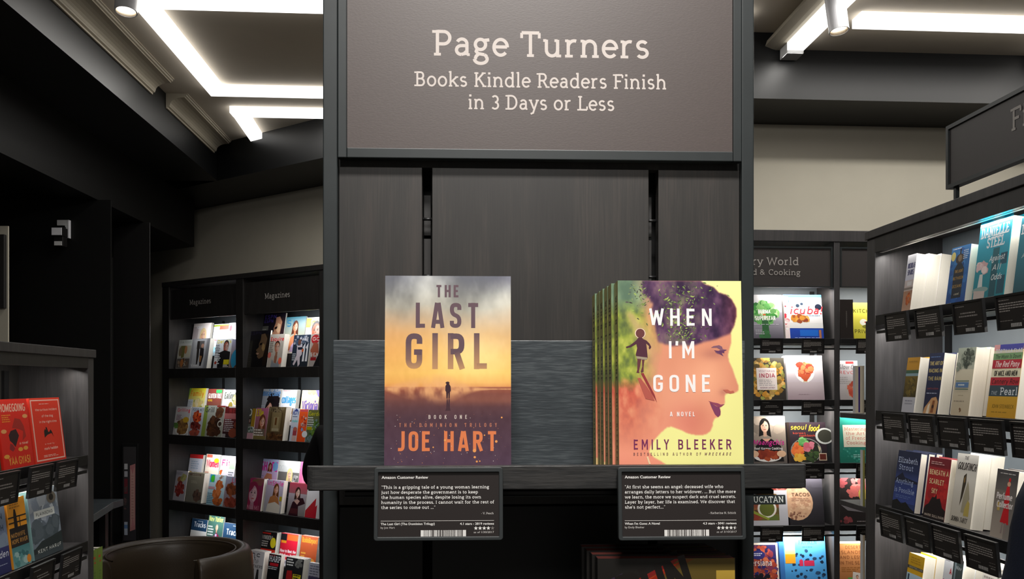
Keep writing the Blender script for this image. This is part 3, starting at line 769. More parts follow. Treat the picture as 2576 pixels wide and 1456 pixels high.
mag(477, 521, 815, 884, 0, 1, 'white magazine with a blonde woman in pale light', 'bg #f2e6e0 #e8dcd6;r 0 4 30 90 #cabcbc;T 18 52 84 8 #ffffff VOGUE;f 60 62 22 #f0b890 #f4d8a0 w;p #b05a40 40 10 80 10 84 30 66 38 46 30', n=2)
mag(528.5, 566, 816.5, 884, 0, 1, 'car magazine with red band and pale blue lower half', 'bg #ffffff #d8eaf2;r 0 92 100 98 #8a9a30;r 40 82 100 94 #d8502c;r 0 48 100 50 #d04060;r 0 10 100 28 #a8dcf0;e 50 22 24 6 #4a5c66;T 4 92 66 11 #f8f0ea AUTOWEEK')
mag(566, 600, 813, 884, 0, 1, 'white magazine with flower print, cut by the rack post', 'bg #f6f8f8 #dfe4ea;e 16 84 10 9 #c04050;b 60 60 36 34 30 7 8 #c8d0d4 #9aa8b0 #ffffff;r 0 20 14 36 #d84050;l 30 90 34 5 6 #90989c')
# left bay, second row
mag(434, 471, 1021.7, 1093, 1, 0, 'grilling magazine with grilled meat on a white plate', 'bg #c4c0c0 #b4b2b0;T 10 98 82 11 #d8243c Grilling;l 10 50 68 4 5 #7a4a60;e 56 26 46 30 #d6d4ce;b 56 28 34 24 60 13 5 #7a5630 #a07840 #5a3c20;e 76 54 20 10 #c8a02c;b 12 34 14 10 20 9 2 #6a9440 #4a7030')
mag(472, 505, 1023, 1096.5, 1, 0, 'food magazine with a tower of red tomatoes', 'bg #b8bcc4 #9a9ca4;T 12 60 86 9 #4a525c FOOD;T 66 98 86 9 #4a525c NET;b 52 66 26 20 60 12 4 #b83c20 #d8602c #6a2018;b 50 34 34 14 50 11 6 #6c2420 #8a3a30 #4c1a18;b 48 10 34 9 34 12 7 #a04a38 #7a3c30')
mag(505, 557, 1019, 1099.5, 1, 0, 'magazine with a dark rack of ribs and green spine band', 'bg #a4a69c #8c8e80;r 0 0 18 100 #7a8a38;r 60 95 100 100 #9a3a34;T 6 72 78 16 #3c3e3c Grill It;b 76 76 14 16 40 10 3 #4c2c1c #6a4428;b 56 36 26 26 80 11 9 #3a2216 #5c3820 #2a180e;e 84 42 12 11 #b4b0a4;e 84 42 8 7 #3a2c22;b 60 12 30 9 30 9 3 #50301e #3a2216')
mag(557.5, 600, 1021.7, 1101, 1, 0, 'dark food magazine with burgers, cut by the rack post', 'bg #701c1c #262022;r 20 96 60 100 #e8dcd8;T 24 100 78 14 #9c2c2c BEST;r 0 60 100 78 #b06464;l 6 60 56 7 6 #b4acac;e 84 42 22 12 #7a3c28;e 62 16 26 15 #83402c;r 0 0 20 12 #96908e')
mag(465.5, 507.5, 976, 1045, 1, 1, 'yellow and green cooking magazine with tomatoes', 'bg #e8d820 #f0e6c4;p #9ac040 0 100 14 100 0 60;T 10 92 76 16 #f09020 Family;r 0 6 32 66 #d4d8dc;l 4 28 56 8 6 #9aa4ac;b 64 50 26 16 40 12 4 #e0c880 #a8b050 #f0ead0;b 64 16 34 15 40 13 6 #c83c1c #e87858 #f0c0a8', n=2)
mag(514, 549.6, 978, 1045, 1, 1, 'brown gluten free cooking magazine with a yolk on a plate', 'bg #8a3a30 #5c4a3c;T 4 98 72 14 #e8dcd0 GLUTEN FREE;r 56 88 96 98 #38c860;T 4 36 62 6 #e0b820 RECIPES;l 2 34 34 3 7 #b8a030;e 62 16 40 34 #f6eef0;e 62 14 30 26 #c0906c;b 62 14 24 20 40 8 3 #f0e8d8 #e8d8a8;e 62 10 16 14 #e8c818', n=2)
mag(552, 600, 979.7, 1045, 1, 1, 'healthy eating magazine with a bowl of soup and herbs, cut by the rack post', 'bg #e4dce8 #c8b8c4;T 8 100 72 20 #5c6450 EatingWell;b 78 50 24 44 60 9 6 #c8c070 #7c8c48 #e0c8a0;e 46 48 16 19 #f2f2f0;e 46 48 12 15 #a08c3c;e 50 12 14 9 #a03c60;l 6 30 34 5 6 #9a90a4')
# left bay, third row
mag(432, 463, 1181, 1257.4, 2, 0, 'pale food magazine with onions and sliced ham', 'bg #aaa4ac #9a949a;e 44 70 22 10 #905c3c;b 70 76 20 12 30 10 3 #8a8a58 #b0a868;b 48 38 34 22 60 12 7 #8c2c28 #a04840 #6c2420;l 8 60 92 2 5 #8a8490')
mag(464, 505, 1186, 1267, 2, 0, 'olive-grey magazine with a single brown truffle', 'bg #746e5c #68645a;r 10 90 80 97 #5c4c40;l 26 78 92 2 5 #8a8472;l 24 70 70 2 5 #8c8674;b 70 24 20 18 70 9 4 #4a3830 #5c463a #3a2c26', n=4, t=.016)
mag(518, 559, 1191, 1274, 2, 0, 'blue food magazine with fried chicken pieces', 'bg #c8dce4 #8cb0bc;r 6 74 34 100 #2a9ac8;e 22 86 12 12 #48c030;e 66 66 20 15 #b05a28;b 68 66 18 14 26 10 5 #c87038 #a04c20;b 58 38 22 13 36 10 6 #b05828 #c87440;b 66 14 26 12 36 10 7 #b8602c #8a4420;l 2 44 36 6 6 #5c8496;r 2 52 40 60 #c09098;b 76 92 16 6 12 4 3 #b89878 #906c54')
mag(559.5, 600, 1196, 1279.6, 2, 0, 'bluish magazine with red title and meatballs, cut by the rack post', 'bg #8c90a4 #8c6c68;T 36 100 80 16 #b83048 LIVE;b 40 58 26 20 50 12 4 #70381c #98502c #5c2c18;b 52 16 40 13 50 12 6 #702c1c #904030')
mag(468, 501, 1141, 1214, 2, 1, 'pale blue magazine with a red top band and muffins', 'bg #d8dce6 #d8d4dc;r 0 88 100 100 #d42c2c;l 16 84 76 4 7 #a8b8cc;b 20 22 26 22 50 13 3 #c89848 #e0b868 #a87838;b 74 14 26 12 30 10 5 #d8a0b0 #e8d0d8', n=2)
mag(509, 544, 1140.5, 1214, 2, 1, 'cream magazine with pink lettering and a bowl of pastries', 'bg #f8f0dc #f6e4d0;r 4 90 44 99 #d86850;T 6 96 62 22 #d83860 Women;e 76 82 18 7 #d8c820;l 4 34 44 5 7 #c88470;e 62 12 42 28 #5c3418;b 62 14 34 20 22 15 4 #e8b868 #f4d49c')
mag(546, 584, 1144.5, 1214, 2, 1, 'white magazine with pink title and red grapes', 'bg #e4e0e6 #d8d2d8;T 4 72 70 18 #d84080 Fit;r 60 62 96 88 #b8d8b0;b 10 30 10 30 24 8 3 #e08030 #c84820;b 54 20 24 18 34 11 5 #a03c58 #782848;l 60 92 50 3 7 #60646c', n=2)
# left bay, fourth row (feet hidden by the armchair)
mag(473.5, 512, 1301, 1376, 3, 1, 'dark blue train magazine with white title, nearest the left post', 'bg #284a6c #1c3850;T 16 92 74 16 #e8ecf0 Tracks;l 40 80 92 1 4 #c8d4dc;g 0 0 100 62 #e8e8e4 #b89c84')
mag(514, 552.5, 1290, 1376, 3, 1, 'green magazine with a man in a crimson suit', 'bg #4a7468 #2c4c44;T 4 96 82 13 #b8c070 New Yorker;f 60 66 13 #e0a888 #8a8c84 m;p #8c1c44 34 0 96 0 84 44 60 54 44 42;p #c8b8e0 52 20 66 20 64 50 54 50;l 4 42 66 7 7 #dce0dc')
mag(554, 600, 1312, 1376, 3, 1, 'dark blue train magazine with white title, cut by the middle post', 'bg #284a6c #1c3850;T 16 92 64 18 #e8ecf0 Tracks;l 50 90 92 1 4 #c8d4dc;g 0 0 100 54 #e8e8e4 #b89c84')
# right bay, first row
mag(613, 670, 834, 925.7, 0, 0, 'near-black magazine with a face in profile, front row', 'bg #141218 #100e0e;T 8 62 90 8 #282440 ESPN;r 0 2 30 74 #26241f;r 26 30 52 78 #0e0c0c;p #5c4834 60 90 76 92 88 78 84 52 78 30 62 24 52 30 54 36 44 38 50 44 44 48 56 56 54 64 60 76;p #8a7048 70 66 80 62 82 50 76 44 68 52;p #1c140e 76 92 94 88 100 50 96 8 80 4 78 28 84 52 88 78;p #120c0a 58 66 70 68 68 62 58 60;p #a0806c 48 40 60 40 56 36 50 36;l 2 26 64 10 6 #34322c')
mag(671, 706, 841.7, 926, 0, 0, 'grey magazine with red title and a bearded man', 'bg #b8b0a4 #a8a096;f 56 60 29 #a06c54 #281a14 m;T 2 98 80 11 #e02c30 Esquire;p #7c8086 24 0 86 0 80 24 62 12 44 14 30 26;p #8c5c48 44 16 62 12 66 34 46 36;e 88 20 12 10 #e0644c;e 8 38 12 9 #c8685c;l 0 30 76 6 6 #6c665e', n=3, t=.016)
mag(730, 772.4, 843.5, 925, 0, 0, 'baseball magazine with a player in white at bat', 'bg #263448 #20262c;b 50 80 46 18 60 8 3 #2a3850 #4a5c74 #c8c8d0 #18202c;T 60 96 18 50 #d8d8dc 11;p #c8bcc4 26 66 56 68 60 40 50 32 54 10 44 2 36 24 20 6 12 10 28 36;e 38 78 9 9 #6c4438;p #1c2434 30 62 60 62 56 54 34 54;e 62 52 6 5 #c85c2c;l 4 30 40 4 6 #c0c4c8')
mag(775.5, 812, 840.5, 924, 0, 0, 'red magazine with a woman, cut by the right post', 'bg #b8a8a0 #9c9490;e 26 84 28 14 #b81c24;T 4 60 80 10 #e8d8d0 GQ;p #a0543c 0 50 20 76 50 70 60 40 20 30;p #141214 60 100 100 100 100 0 30 0 60 40;r 8 20 46 30 #8c1c20;T 2 60 34 9 #d8d4d0 SEX')
mag(649.4, 707, 791.6, 884, 0, 1, 'dark magazine with a warmly lit face in profile, upper row', 'bg #1e1824 #181214;T 8 62 88 9 #5c48b0 ESPN;T 8 50 78 8 #4c3c98 ESPN;r 0 2 30 70 #64645c;p #c89070 60 90 76 92 88 78 84 52 78 30 62 24 52 30 54 36 44 38 50 44 44 48 56 56 54 64 60 76;p #f0c8a0 70 76 82 72 82 56 76 50 66 58;p #2c1c20 76 92 94 88 100 50 96 8 80 4 78 28 84 52 88 78;p #241410 58 66 70 68 68 62 58 60;l 2 26 60 9 6 #a0a098')
mag(709, 759.5, 799, 884, 0, 1, 'beach magazine with a woman in a lilac top', 'bg #3c7484 #d8c8a0;g 0 0 100 46 #c8b890 #e8e0d0;T 4 50 74 18 #2c6c90 SI;f 52 72 18 #c87c58 #502818 w;p #c88058 24 8 34 44 52 52 76 44 90 8;p #b8a0c0 34 4 40 20 56 34 66 22 76 4')
mag(762, 812, 799.7, 884, 0, 1, 'lime and lilac magazine with a smiling man, cut by the right post', 'bg #f0f4e8 #c8b8d0;r 0 72 22 98 #b8d820;T 4 60 76 20 #c8d820 Time;f 52 60 34 #a85c40 #2c1a14 m;r 40 36 62 41 #ffffff')
# right bay, second row
mag(613, 635, 1026.6, 1104.5, 1, 0, 'narrow magazine with a large white letter, leftmost of the second row', 'bg #44443c #6c7468;T 6 60 76 22 #d8d8d4 O;r 60 40 100 100 #a07c18;f 40 60 18 #6c4c44 #1c1418 w;b 50 34 44 10 22 12 2 #c8ccd0 #34503c;r 0 0 100 20 #b48894')
mag(636, 666.7, 1025.4, 1106, 1, 0, 'pink magazine with a light-haired woman and yellow title', 'bg #b06084 #6c5840;T 2 60 74 22 #c8b414 Elle;f 58 56 32 #c08468 #6c3c24 w;r 0 12 86 34 #6c5c50;l 2 82 28 3 8 #d4cec4;g 0 0 100 11 #7c6c38 #685c3c')
mag(667, 710, 1023, 1108, 1, 0, 'sepia decorating magazine with a classical room', 'bg #645438 #4c3a24;b 50 92 46 8 50 6 3 #3c3020 #7c6c50;r 24 26 76 84 #746444;r 34 36 66 70 #8a7a58;r 44 46 54 68 #5c3818;r 30 28 70 36 #9a8e70;b 50 10 50 12 50 9 5 #54341c #3c2414 #6c4c2c;r 80 30 86 84 #4c3c24;r 14 30 20 84 #4c3c24', n=4, t=.013)
mag(726.7, 744, 1026.6, 1110, 1, 0, 'home magazine with a blue roof logo and pink armchair', 'bg #c8ccd8 #b8bcc8;p #2c3c80 20 92 90 92 56 100;T 4 98 80 12 #2c3c80 HGTV;r 10 74 80 76 #2c3c60;T 8 90 58 8 #4cb8b0 make;T 4 74 40 5 #7c98c0 rooms;r 40 18 96 40 #9c3c44;e 68 38 28 6 #b06050;r 34 2 92 18 #c8a49c', n=1)
mag(745, 766, 1029, 1111, 1, 0, 'bright orange magazine with small red pots', 'bg #e05420 #d84c1c;r 8 94 100 97 #b84870;b 56 60 34 30 22 13 5 #a82c1c #c8b8b0 #8c2418;e 88 24 32 10 #d8d8dc;e 50 38 12 6 #7c94c0')
mag(767, 806, 1030, 1114, 1, 0, 'green garden magazine with yellow title', 'bg #5c5c2c #4c5c4c;T 2 98 82 12 #a8a414 Garden;b 62 36 40 36 90 12 4 #3c5c24 #5c7c2c #2c4420 #6c8484;l 2 44 74 6 7 #c0c4c0;r 2 38 34 48 #a0980c;b 40 8 44 8 40 10 9 #687878 #4c5c5c')
mag(651, 696, 978, 1050, 1, 1, 'fashion magazine with a dark-haired woman, blue title over her hair', 'bg #d8dce4 #50505c;b 66 46 34 44 60 16 3 #281c20 #1c1418;f 46 44 27 #e0a088 #1c1416 w;T 2 100 80 18 #70a0d8 marie claire;l 0 28 50 8 6 #c8ccd4;r 74 4 96 14 #3c5c84', n=2)
mag(699, 737, 980, 1050, 1, 1, 'white cottage magazine with a chair in a bright room', 'bg #ffffff #f4eef4;T 6 98 62 22 #50a8e0 cottages;r 0 10 44 30 #f0c0d0;T 8 44 40 14 #e8e8f0 first;p #7c5c2c 62 10 92 10 92 48 80 48 78 20 62 20;r 70 14 82 32 #e8e4e0;l 10 60 96 1 4 #e09098', n=3)
mag(750, 794, 981, 1050, 1, 1, 'peach magazine with script title and pink lilac flowers', 'bg #f4d8a8 #f4c8c0;b 66 88 34 16 24 12 2 #e8c890 #d8b080 #f0e0c0;T 8 98 44 26 #7c68a8 Victoria;b 72 20 26 22 60 7 5 #d890b8 #7c2848 #f0c8dc;l 2 40 30 4 7 #b89890;p #7868d0 78 100 96 100 100 80 92 84')
# right bay, third row
mag(611.5, 655, 1199.6, 1282.6, 2, 0, 'magenta magazine with a close-up face', 'bg #8c2c54 #742c40;T 10 80 84 14 #c82c6c VANITY;b 66 88 30 12 30 12 3 #7c5c44 #8c4c50;f 46 50 38 #c090a0 #8c2448 w;T 2 90 2 14 #b06c80 ANTIMI', n=3, t=.013)
mag(662, 705, 1205, 1290.7, 2, 0, 'fashion magazine with a woman in an off-shoulder top', 'bg #b8a8c0 #98989c;T 6 98 84 14 #d83c90 InStyle;f 60 72 19 #c08468 #643818 w;p #a86c40 20 20 30 48 50 54 76 48 90 20 60 26;p #c8c0b4 14 2 20 26 60 34 94 24 92 0;r 84 38 98 52 #b09c20', n=3, t=.013)
mag(720, 765, 1212, 1298.8, 2, 0, 'magazine with a long-haired woman in a black lace dress', 'bg #a8384c #84807c;g 0 0 100 68 #a89ca4 #787470;f 50 70 18 #c89c8c #382018 w;p #30141c 10 0 26 40 50 54 82 56 96 40 60 30 64 0;p #c0988c 34 44 50 52 66 46 54 34;r 18 6 60 22 #4c2024', n=3, t=.013)
mag(766, 806, 1216, 1306, 2, 0, 'white and red magazine partly behind the dark figure', 'bg #d8d4d8 #d8d4d4;p #c02030 0 0 70 0 70 40;p #b82830 0 0 0 20 60 60 60 30')
mag(647, 691, 1152, 1226, 2, 1, 'fitness magazine with a woman in a blue swimsuit', 'bg #b8c0e4 #e090b8;T 0 98 66 26 #d8309c SHAPE;e 84 80 14 13 #78a8d8;f 54 78 13 #b07058 #643420 w;p #c88060 10 10 16 30 40 60 70 58 80 10;p #2c20a8 40 10 44 44 62 44 64 10;l 2 26 50 6 6 #8c98b8')
mag(693, 745, 1156, 1226, 2, 1, 'white magazine with a blonde woman in black', 'bg #f4f4f0 #7c7c80;T 0 96 72 14 #d4d6d4 DOWJONES;r 0 0 100 68 #6c6864;f 56 62 16 #e8bca0 #f0d890 w;p #16161a 22 0 34 30 56 42 80 32 90 0;l 2 24 40 6 7 #d0d0d0;b 84 40 14 20 20 9 3 #38383c #c8c4c0')
mag(746.5, 790, 1160, 1226, 2, 1, 'pink magazine beside the dark figure', 'bg #e88cb0 #e07898;b 70 50 30 40 30 16 3 #b8d8a8 #d8e8c8 #f0a0b8;r 0 0 18 100 #d86c98')
# right bay, fourth row
mag(613, 657, 1379.5, 1466, 3, 0, 'black and white magazine with a row of people', 'bg #d0ccd0 #c4c2c4;T 4 78 80 16 #3c3c40 Inc;b 40 66 34 9 26 9 3 #4c4c50 #e0dce0 #8c888c;T 8 98 42 10 #4c4c50 PARTNERS;p #2c2c30 12 0 20 40 26 40 28 0;p #2c2c30 38 0 42 38 52 38 54 0;p #2c2c30 64 0 68 38 78 38 82 0', n=4, t=.016)
mag(669, 699, 1390, 1470, 3, 0, 'black magazine with white serif title and red band', 'bg #161618 #141416;T 4 60 92 5 #a82020 HOT;t 4 98 74 20 #c8c8cc HARP;r 14 60 84 70 #b01c28;l 2 90 54 2 6 #c0c0c4;e 40 12 12 4 #901c20', n=3, t=.013)
mag(712, 756, 1398, 1474, 3, 0, 'black magazine with red figure and yellow block', 'bg #1c1c1e #161618;l 6 50 90 3 9 #c0c0bc;b 76 82 20 14 20 10 3 #4c4c48 #6c6c68;p #9c1c20 8 0 12 54 40 56 46 30 34 0;r 48 14 92 46 #c8b820;l 52 88 40 4 9 #20201c', n=5, t=.014)
mag(770, 806, 1412, 1480, 3, 0, 'grey text-only magazine at the right end of the bottom row', 'bg #8c8c94 #a09ca8;l 8 90 86 5 9 #5c5c68;r 4 40 90 52 #3c3850;l 8 84 30 5 7 #c8c8d0', n=2)
mag(650, 688, 1333, 1404, 3, 1, 'black and red business magazine with a yellow circle', 'bg #181414 #201816;r 0 0 100 44 #d83020;T 4 74 74 14 #a8a49c WINDOW;l 6 60 66 3 7 #c4c0b8;e 80 66 18 17 #d8c820;e 62 12 24 18 #a8a4a4;l 8 40 36 5 6 #a02018;r 4 92 60 97 #c82c20', n=3, t=.014)
mag(699, 741, 1338, 1404, 3, 1, 'crimson business magazine with white headline', 'bg #c81c34 #c4182c;r 0 78 34 98 #1c1c20;r 36 80 100 98 #e0602c;r 4 70 34 78 #d88820;T 2 96 42 9 #e8e8e8 How to Beat the;T 2 88 28 9 #e8e8e8 Odds Every Time;g 0 0 100 20 #c8c8d0 #d8d8dc;p #8c8c98 20 8 50 20 80 8', n=3, t=.012)
mag(749, 791, 1344, 1410, 3, 1, 'rust brown magazine with gold title and a golden cup', 'bg #a04824 #94401c;t 6 98 80 15 #c88c28 RobbReport;l 8 38 46 6 9 #c09038;e 74 26 18 9 #a87830;r 68 6 80 24 #8c5c20;e 74 6 14 4 #b08038', n=3)
# ================================================================== REVIEW TAGS (far ones share four printed cards)
def far_card(seed, w=.135, h=.085):
    a = Art(w, h, dz=8e-5); a.rect(0, 0, w, h, rgb(34, 31, 30)); rs = random.Random(seed)
    def row(x0, x1, y, hh, c):
        x = x0
        while x < x1-.002:
            ww = min(x1-x, rs.uniform(.004, .012)); a.put([(x, y), (x+ww, y), (x+ww, y+hh), (x, y+hh)], [(0, 1, 2, 3)], c, False); x += ww+.0018
    row(.006, .05, h-.011, .0022, rgb(150, 146, 140))
    if seed % 4 == 3:
        row(.03, .10, h-.032, .004, rgb(140, 136, 132)); row(.022, .11, h-.041, .004, rgb(140, 136, 132))
    else:
        n = 4+seed % 3
        for i in range(n): row(.006, .12 if i < n-1 else .05, h-.021-i*.0066, .0030, rgb(158, 153, 148))
    row(.10, .127, h-.058, .0016, rgb(120, 116, 112)); row(.006, .06, .018, .002, rgb(130, 126, 122)); row(.098, .127, .018, .002, rgb(130, 126, 122)); row(.105, .127, .011, .003, rgb(140, 138, 134))
    a.layer += 1; x = .052
    a.rect(.05, .001, .092, .011, rgb(205, 203, 200)); 
    while x < .09:
        ww = rs.uniform(.0008, .002); a.put([(x, .001), (x+ww, .001), (x+ww, .011), (x, .011)], [(0, 1, 2, 3)], rgb(40, 38, 38), False); x += ww+rs.uniform(.0008, .002)
    return flat_mesh('card', a, .0008, rgb(34, 31, 30))
CARDS = [far_card(i) for i in range(4)]
_tf = MB(); W_, H_ = .147, .097
_tf.box(0, W_, .001, .006, 0, H_); _tf.box(0, .006, -.003, .001, 0, H_); _tf.box(W_-.006, W_, -.003, .001, 0, H_); _tf.box(.006, W_-.006, -.003, .001, 0, .006); _tf.box(.006, W_-.006, -.003, .001, H_-.006, H_)
TF = _tf.mesh('frame', 'metalb')
_tn = [0]
def far_tag(U, x, z, label, y=-.014, sc=1.0, tilt=.10):
    _tn[0] += 1
    t = thing('review_tag', label, 'review tag', U.mat @ Matrix.Translation((x, y, z)) @ Matrix.Rotation(tilt, 4, 'X') @ Matrix.Scale(sc, 4), group='review tags on the shelf edges')
    add('frame', TF, t); c = add('card', CARDS[_tn[0] % 4], t); c.location = (.006, -.0002, .006)
    return t

def shelf_part(U, unit, xa, xb, z, depth, lip=.02, face=.034, mat='unit', tray=True):
    s_ = MB().box(xa, xb, 0, depth, z-.012, z).build('shelf', mat, unit)
    MB().box(xa, xb, -.008, .002, z-face+.004, z+.006).build('front_lip', 'metalb', s_, bevel=.001)
    if tray:
        MB().box(xa, xb, -.004, .004, z-face-.026, z-face-.016).build('tag_rail', 'metalb', s_)
        MB().box(xa, xb, .03, depth*.8, z-.030, z-.024).build('light_bar', 'metal', s_)
    return s_

# ================================================================== FICTION UNIT (right)
FC = Unit(2181, 3.1, THETA - R(90))
Hf = lambda px, py, y=0: FC.hit(px, py, y)
zt = Hf(2185, 583)[1]; LF = 1.30; DF = .27
fic = thing('fiction_bookcase', 'long dark bookcase of fiction at right with lit shelves, seen end on', 'bookcase', FC.mat)
xp = Hf(2201, 965)[0]
MB().box(0, xp, 0, DF, 0, zt-.03).build('side_post', 'unit', fic, bevel=.002)
MB().box(LF, LF+.03, 0, DF, 0, zt-.03).build('side_post', 'unit', fic, bevel=.002)
MB().box(-.003, LF+.033, -.008, DF, zt-.03, zt).build('top_board', 'unit', fic, bevel=.002)
MB().box(xp, LF, .0, .018, Hf(2201, 635)[1], zt-.03).build('header_board', 'rackw', fic)
MB().box(xp, LF, .018, .03, Hf(2201, 635)[1]-.001, Hf(2201, 635)[1]+.012).build('light_strip', 'ledcap', fic)
MB().box(xp, LF, DF-.015, DF, .1, zt-.03).build('back_panel', 'backgrey', fic)
MB().box(xp, LF, .01, DF-.016, 0, .10).build('plinth', 'unit', fic)
for fx in (xp+.045, xp+.50, xp+.95):
    MB().box(fx-.015, fx+.015, DF-.025, DF-.015, .1, zt-.1).build('shelf_standard', 'metalb', fic)
zf = [Hf(2267, 788, .0)[1], Hf(2267, 1040, 0)[1], Hf(2243, 1281, 0)[1], 0]
zf[3] = zf[2]-(zf[1]-zf[2])*1.0
for z in zf: shelf_part(FC, fic, xp+.02, LF, z, DF-.03)
for i, z in enumerate([Hf(2201, 635)[1]] + [q-.03 for q in zf[:3]]):
    area('shelf_light', FC.w((xp+LF)/2, .035, z-.008), FC.w((xp+LF)/2, .105, z-.25), LF-xp-.04, .012, LP['fic'], (1, .97, .92), roll_dir=FC.w(1, 0, 0)-FC.w(0, 0, 0))
def fbk(row, xl, xr, yt, yb, t, n, label, code, side, **kw):
    volume(FC, 'paperback_book', label, 'book', xl, xr, yt, yb, zf[row], t, code, side, y0=.006, lean=kw.pop('lean', .13), n=n, **kw)
fbk(0, 2267, 2289, 648, 785, .042, 3, 'white and sand coloured novel with orange flower, first on the top shelf', 'bg #d8d8e4 #c8a890;g 0 55 100 100 #ececf2 #d0d0e0;g 0 0 100 36 #b08468 #c09880;T 14 94 76 9 #4c4c74 NICHOLAS;T 20 86 64 9 #4c4c74 SPARKS;r 30 45 80 52 #e0dcdc;r 0 38 100 42 #8c8078;b 62 22 26 11 20 13 3 #c05c28 #d87838 #a84820', '#e8e4dc')
fbk(0, 2378, 2425, 630, 767, .033, 2, 'blue novel with a dark lantern and gold title on the top shelf', 'bg #2c7cc0 #1c4c94;b 50 50 50 50 30 16 3 #1c5ca8 #3c88cc #184888;r 46 86 54 96 #101828;e 50 78 22 9 #3c3434;e 50 79 10 6 #8c7454;p #1c2430 26 10 76 10 78 60 62 70 40 70 24 60;T 30 74 54 5 #b08c48 THE LIGHT;T 24 80 42 5 #b08c48 BETWEEN;T 26 76 28 5 #b08c48 OCEANS;e 14 84 12 8 #e8d880;l 8 56 96 1 3 #e8f0f8;l 66 96 90 5 3.4 #c8dcf0;t 40 66 15 4 #c8c0a8 a novel', '#24306c')
fbk(0, 2444, 2523, 568, 754.5, .036, 2, 'teal hardback with silver lettering and a white flower vase', 'bg #20b4cc #0c7c88;g 0 50 100 100 #28b8d8 #109cb4;p #c8eef4 34 100 76 100 58 92;g 52 0 72 62 #0c6470 #0a4c58;g 78 40 98 54 #0c4c60 #0c5468;g 76 4 98 26 #0a4c60 #0c5060;t 6 94 78 13 #e8eef0 DANIELLE;t 28 84 64 13 #e8eef0 STEEL;i 42 90 46 7 #e0e8e8 Against;i 54 82 34 7 #e0e8e8 All;i 54 88 22 7 #e0e8e8 Odds;b 22 40 16 9 18 9 4 #e8c8c8 #f4e0dc #d8b0b0;p #d8dcd8 14 14 30 14 27 32 17 32;e 24 12 26 4 #8ca8a4;p #c8b8b0 4 0 40 0 40 10 4 12', '#18909c', hard=True)
fbk(0, 2547, 2640, 556, 740, .036, 1, 'second teal hardback of the same title, cut by the right edge of the view', 'bg #1890a8 #0a4c58;t 4 94 78 13 #e8eef0 DANIELLE;t 24 84 64 13 #e8eef0 STEEL;i 12 70 46 7 #b8c8c8 Against;i 34 72 34 7 #b8c8c8 All;i 34 74 22 7 #b8c8c8 Odds', '#106c7c', hard=True)
fbk(1, 2267, 2298, 900.5, 1038, .033, 2, 'paperback with an ochre field landscape and pale lower panel', 'bg #b08028 #b08028;r 0 70 100 77 #3c5844;r 0 66 100 71 #7c949c;g 0 28 100 66 #6c5820 #3c3418;b 50 46 46 18 40 12 3 #5c4c1c #7c6828 #3c3818;r 0 0 100 28 #b8b8c0;l 20 84 20 2 5 #8c8c98;l 14 86 92 1 3 #8c6820', '#c8c4bc')
fbk(1, 2321, 2357, 890, 1041, .040, 2, 'navy paperback with gold title and a dog', 'bg #242c4c #1c2240;l 10 90 93 1 2.5 #5c7cb0;T 8 100 80 6 #c8b470 THE ART OF;T 8 100 68 6 #c8b470 RACING IN;T 8 100 55 6 #c8b470 THE RAIN;T 10 88 40 2.5 #a04840 GARTH STEIN;l 10 94 33 1 3 #a8b0c4;p #c89868 0 0 8 10 30 18 50 26 80 28 96 20 90 0;p #e8d8c0 20 0 30 14 44 18 40 0;p #8c5430 50 2 60 22 76 22 70 2;e 64 12 7 3 #3c241c', '#1c2240')
fbk(1, 2391, 2435, 877, 1046, .044, 2, 'cream paperback with an engraved tree and blue title label', 'bg #a8b0a0 #c8bca4;g 0 0 100 68 #d0c8b0 #c4b498;b 60 84 38 14 90 9 3 #5c6458 #3c443c #8c9484;b 10 72 16 8 20 8 4 #6c7468 #8c9484;r 8 50 82 51.5 #5c7468;r 8 38 82 39.5 #5c7468;r 8 41 82 49 #5c7ca4;l 24 66 44 1 4 #d8dcd8;l 30 62 29 1 2 #a89c84;l 10 86 20 1 4 #a09480;b 48 8 6 4 8 5 4 #6c4c34 #8c6c50', '#b4ac98')
fbk(1, 2480.5, 2553, 869.5, 1050, .050, 1, 'thick paperback with coloured title bands and a mustard foot', 'bg #e8e0c0 #e8e0c0;r 0 92 100 100 #4848a0;r 0 92 20 100 #e0a0a0;T 6 98 88.5 5 #e8e8f0 TORTILLA FLAT;r 0 79 100 88 #7ca070;i 6 94 80.5 5.5 #2c402c The Moon Is Down;r 0 67 100 79 #b02838;i 8 92 69 8 #e8d0cc The Red Pony;T 10 90 57 7 #2c2820 OF MICE AND MEN;r 0 44 100 55 #b82c38;i 4 96 46 7 #3c1418 Cannery Row;r 0 29 100 44 #3c4c54;i 6 28 31 5 #b0b8bc THE;t 38 98 31 10 #d8dce0 Pearl;g 0 0 100 29 #d0a030 #c89428;T 16 92 13 5 #8c6c18 JOHN STEINBECK;l 16 90 7 1 2 #8c6c18', '#c89428')
fbk(2, 2243, 2298, 1128.6, 1281, .026, 3, 'dark blue hardback with pale handwritten lettering over mountains', 'bg #141c34 #2c3c70;g 0 44 100 64 #202c54 #3c4c88;p #141a30 0 52 20 60 30 64 42 56 70 54 100 52 100 44 0 44;g 0 14 100 48 #283870 #34468c;t 4 92 80 9 #a8b4cc Elizabeth;t 10 76 68 9 #98a4c0 Strout;t 4 84 45 8 #98a8cc Anything;t 2 92 30 8 #98a8cc is Possible;l 10 80 24 2 3 #5468a0;p #0c0e14 0 0 100 0 100 4 80 8 60 16 40 12 20 18 0 14', '#141a34', hard=True)
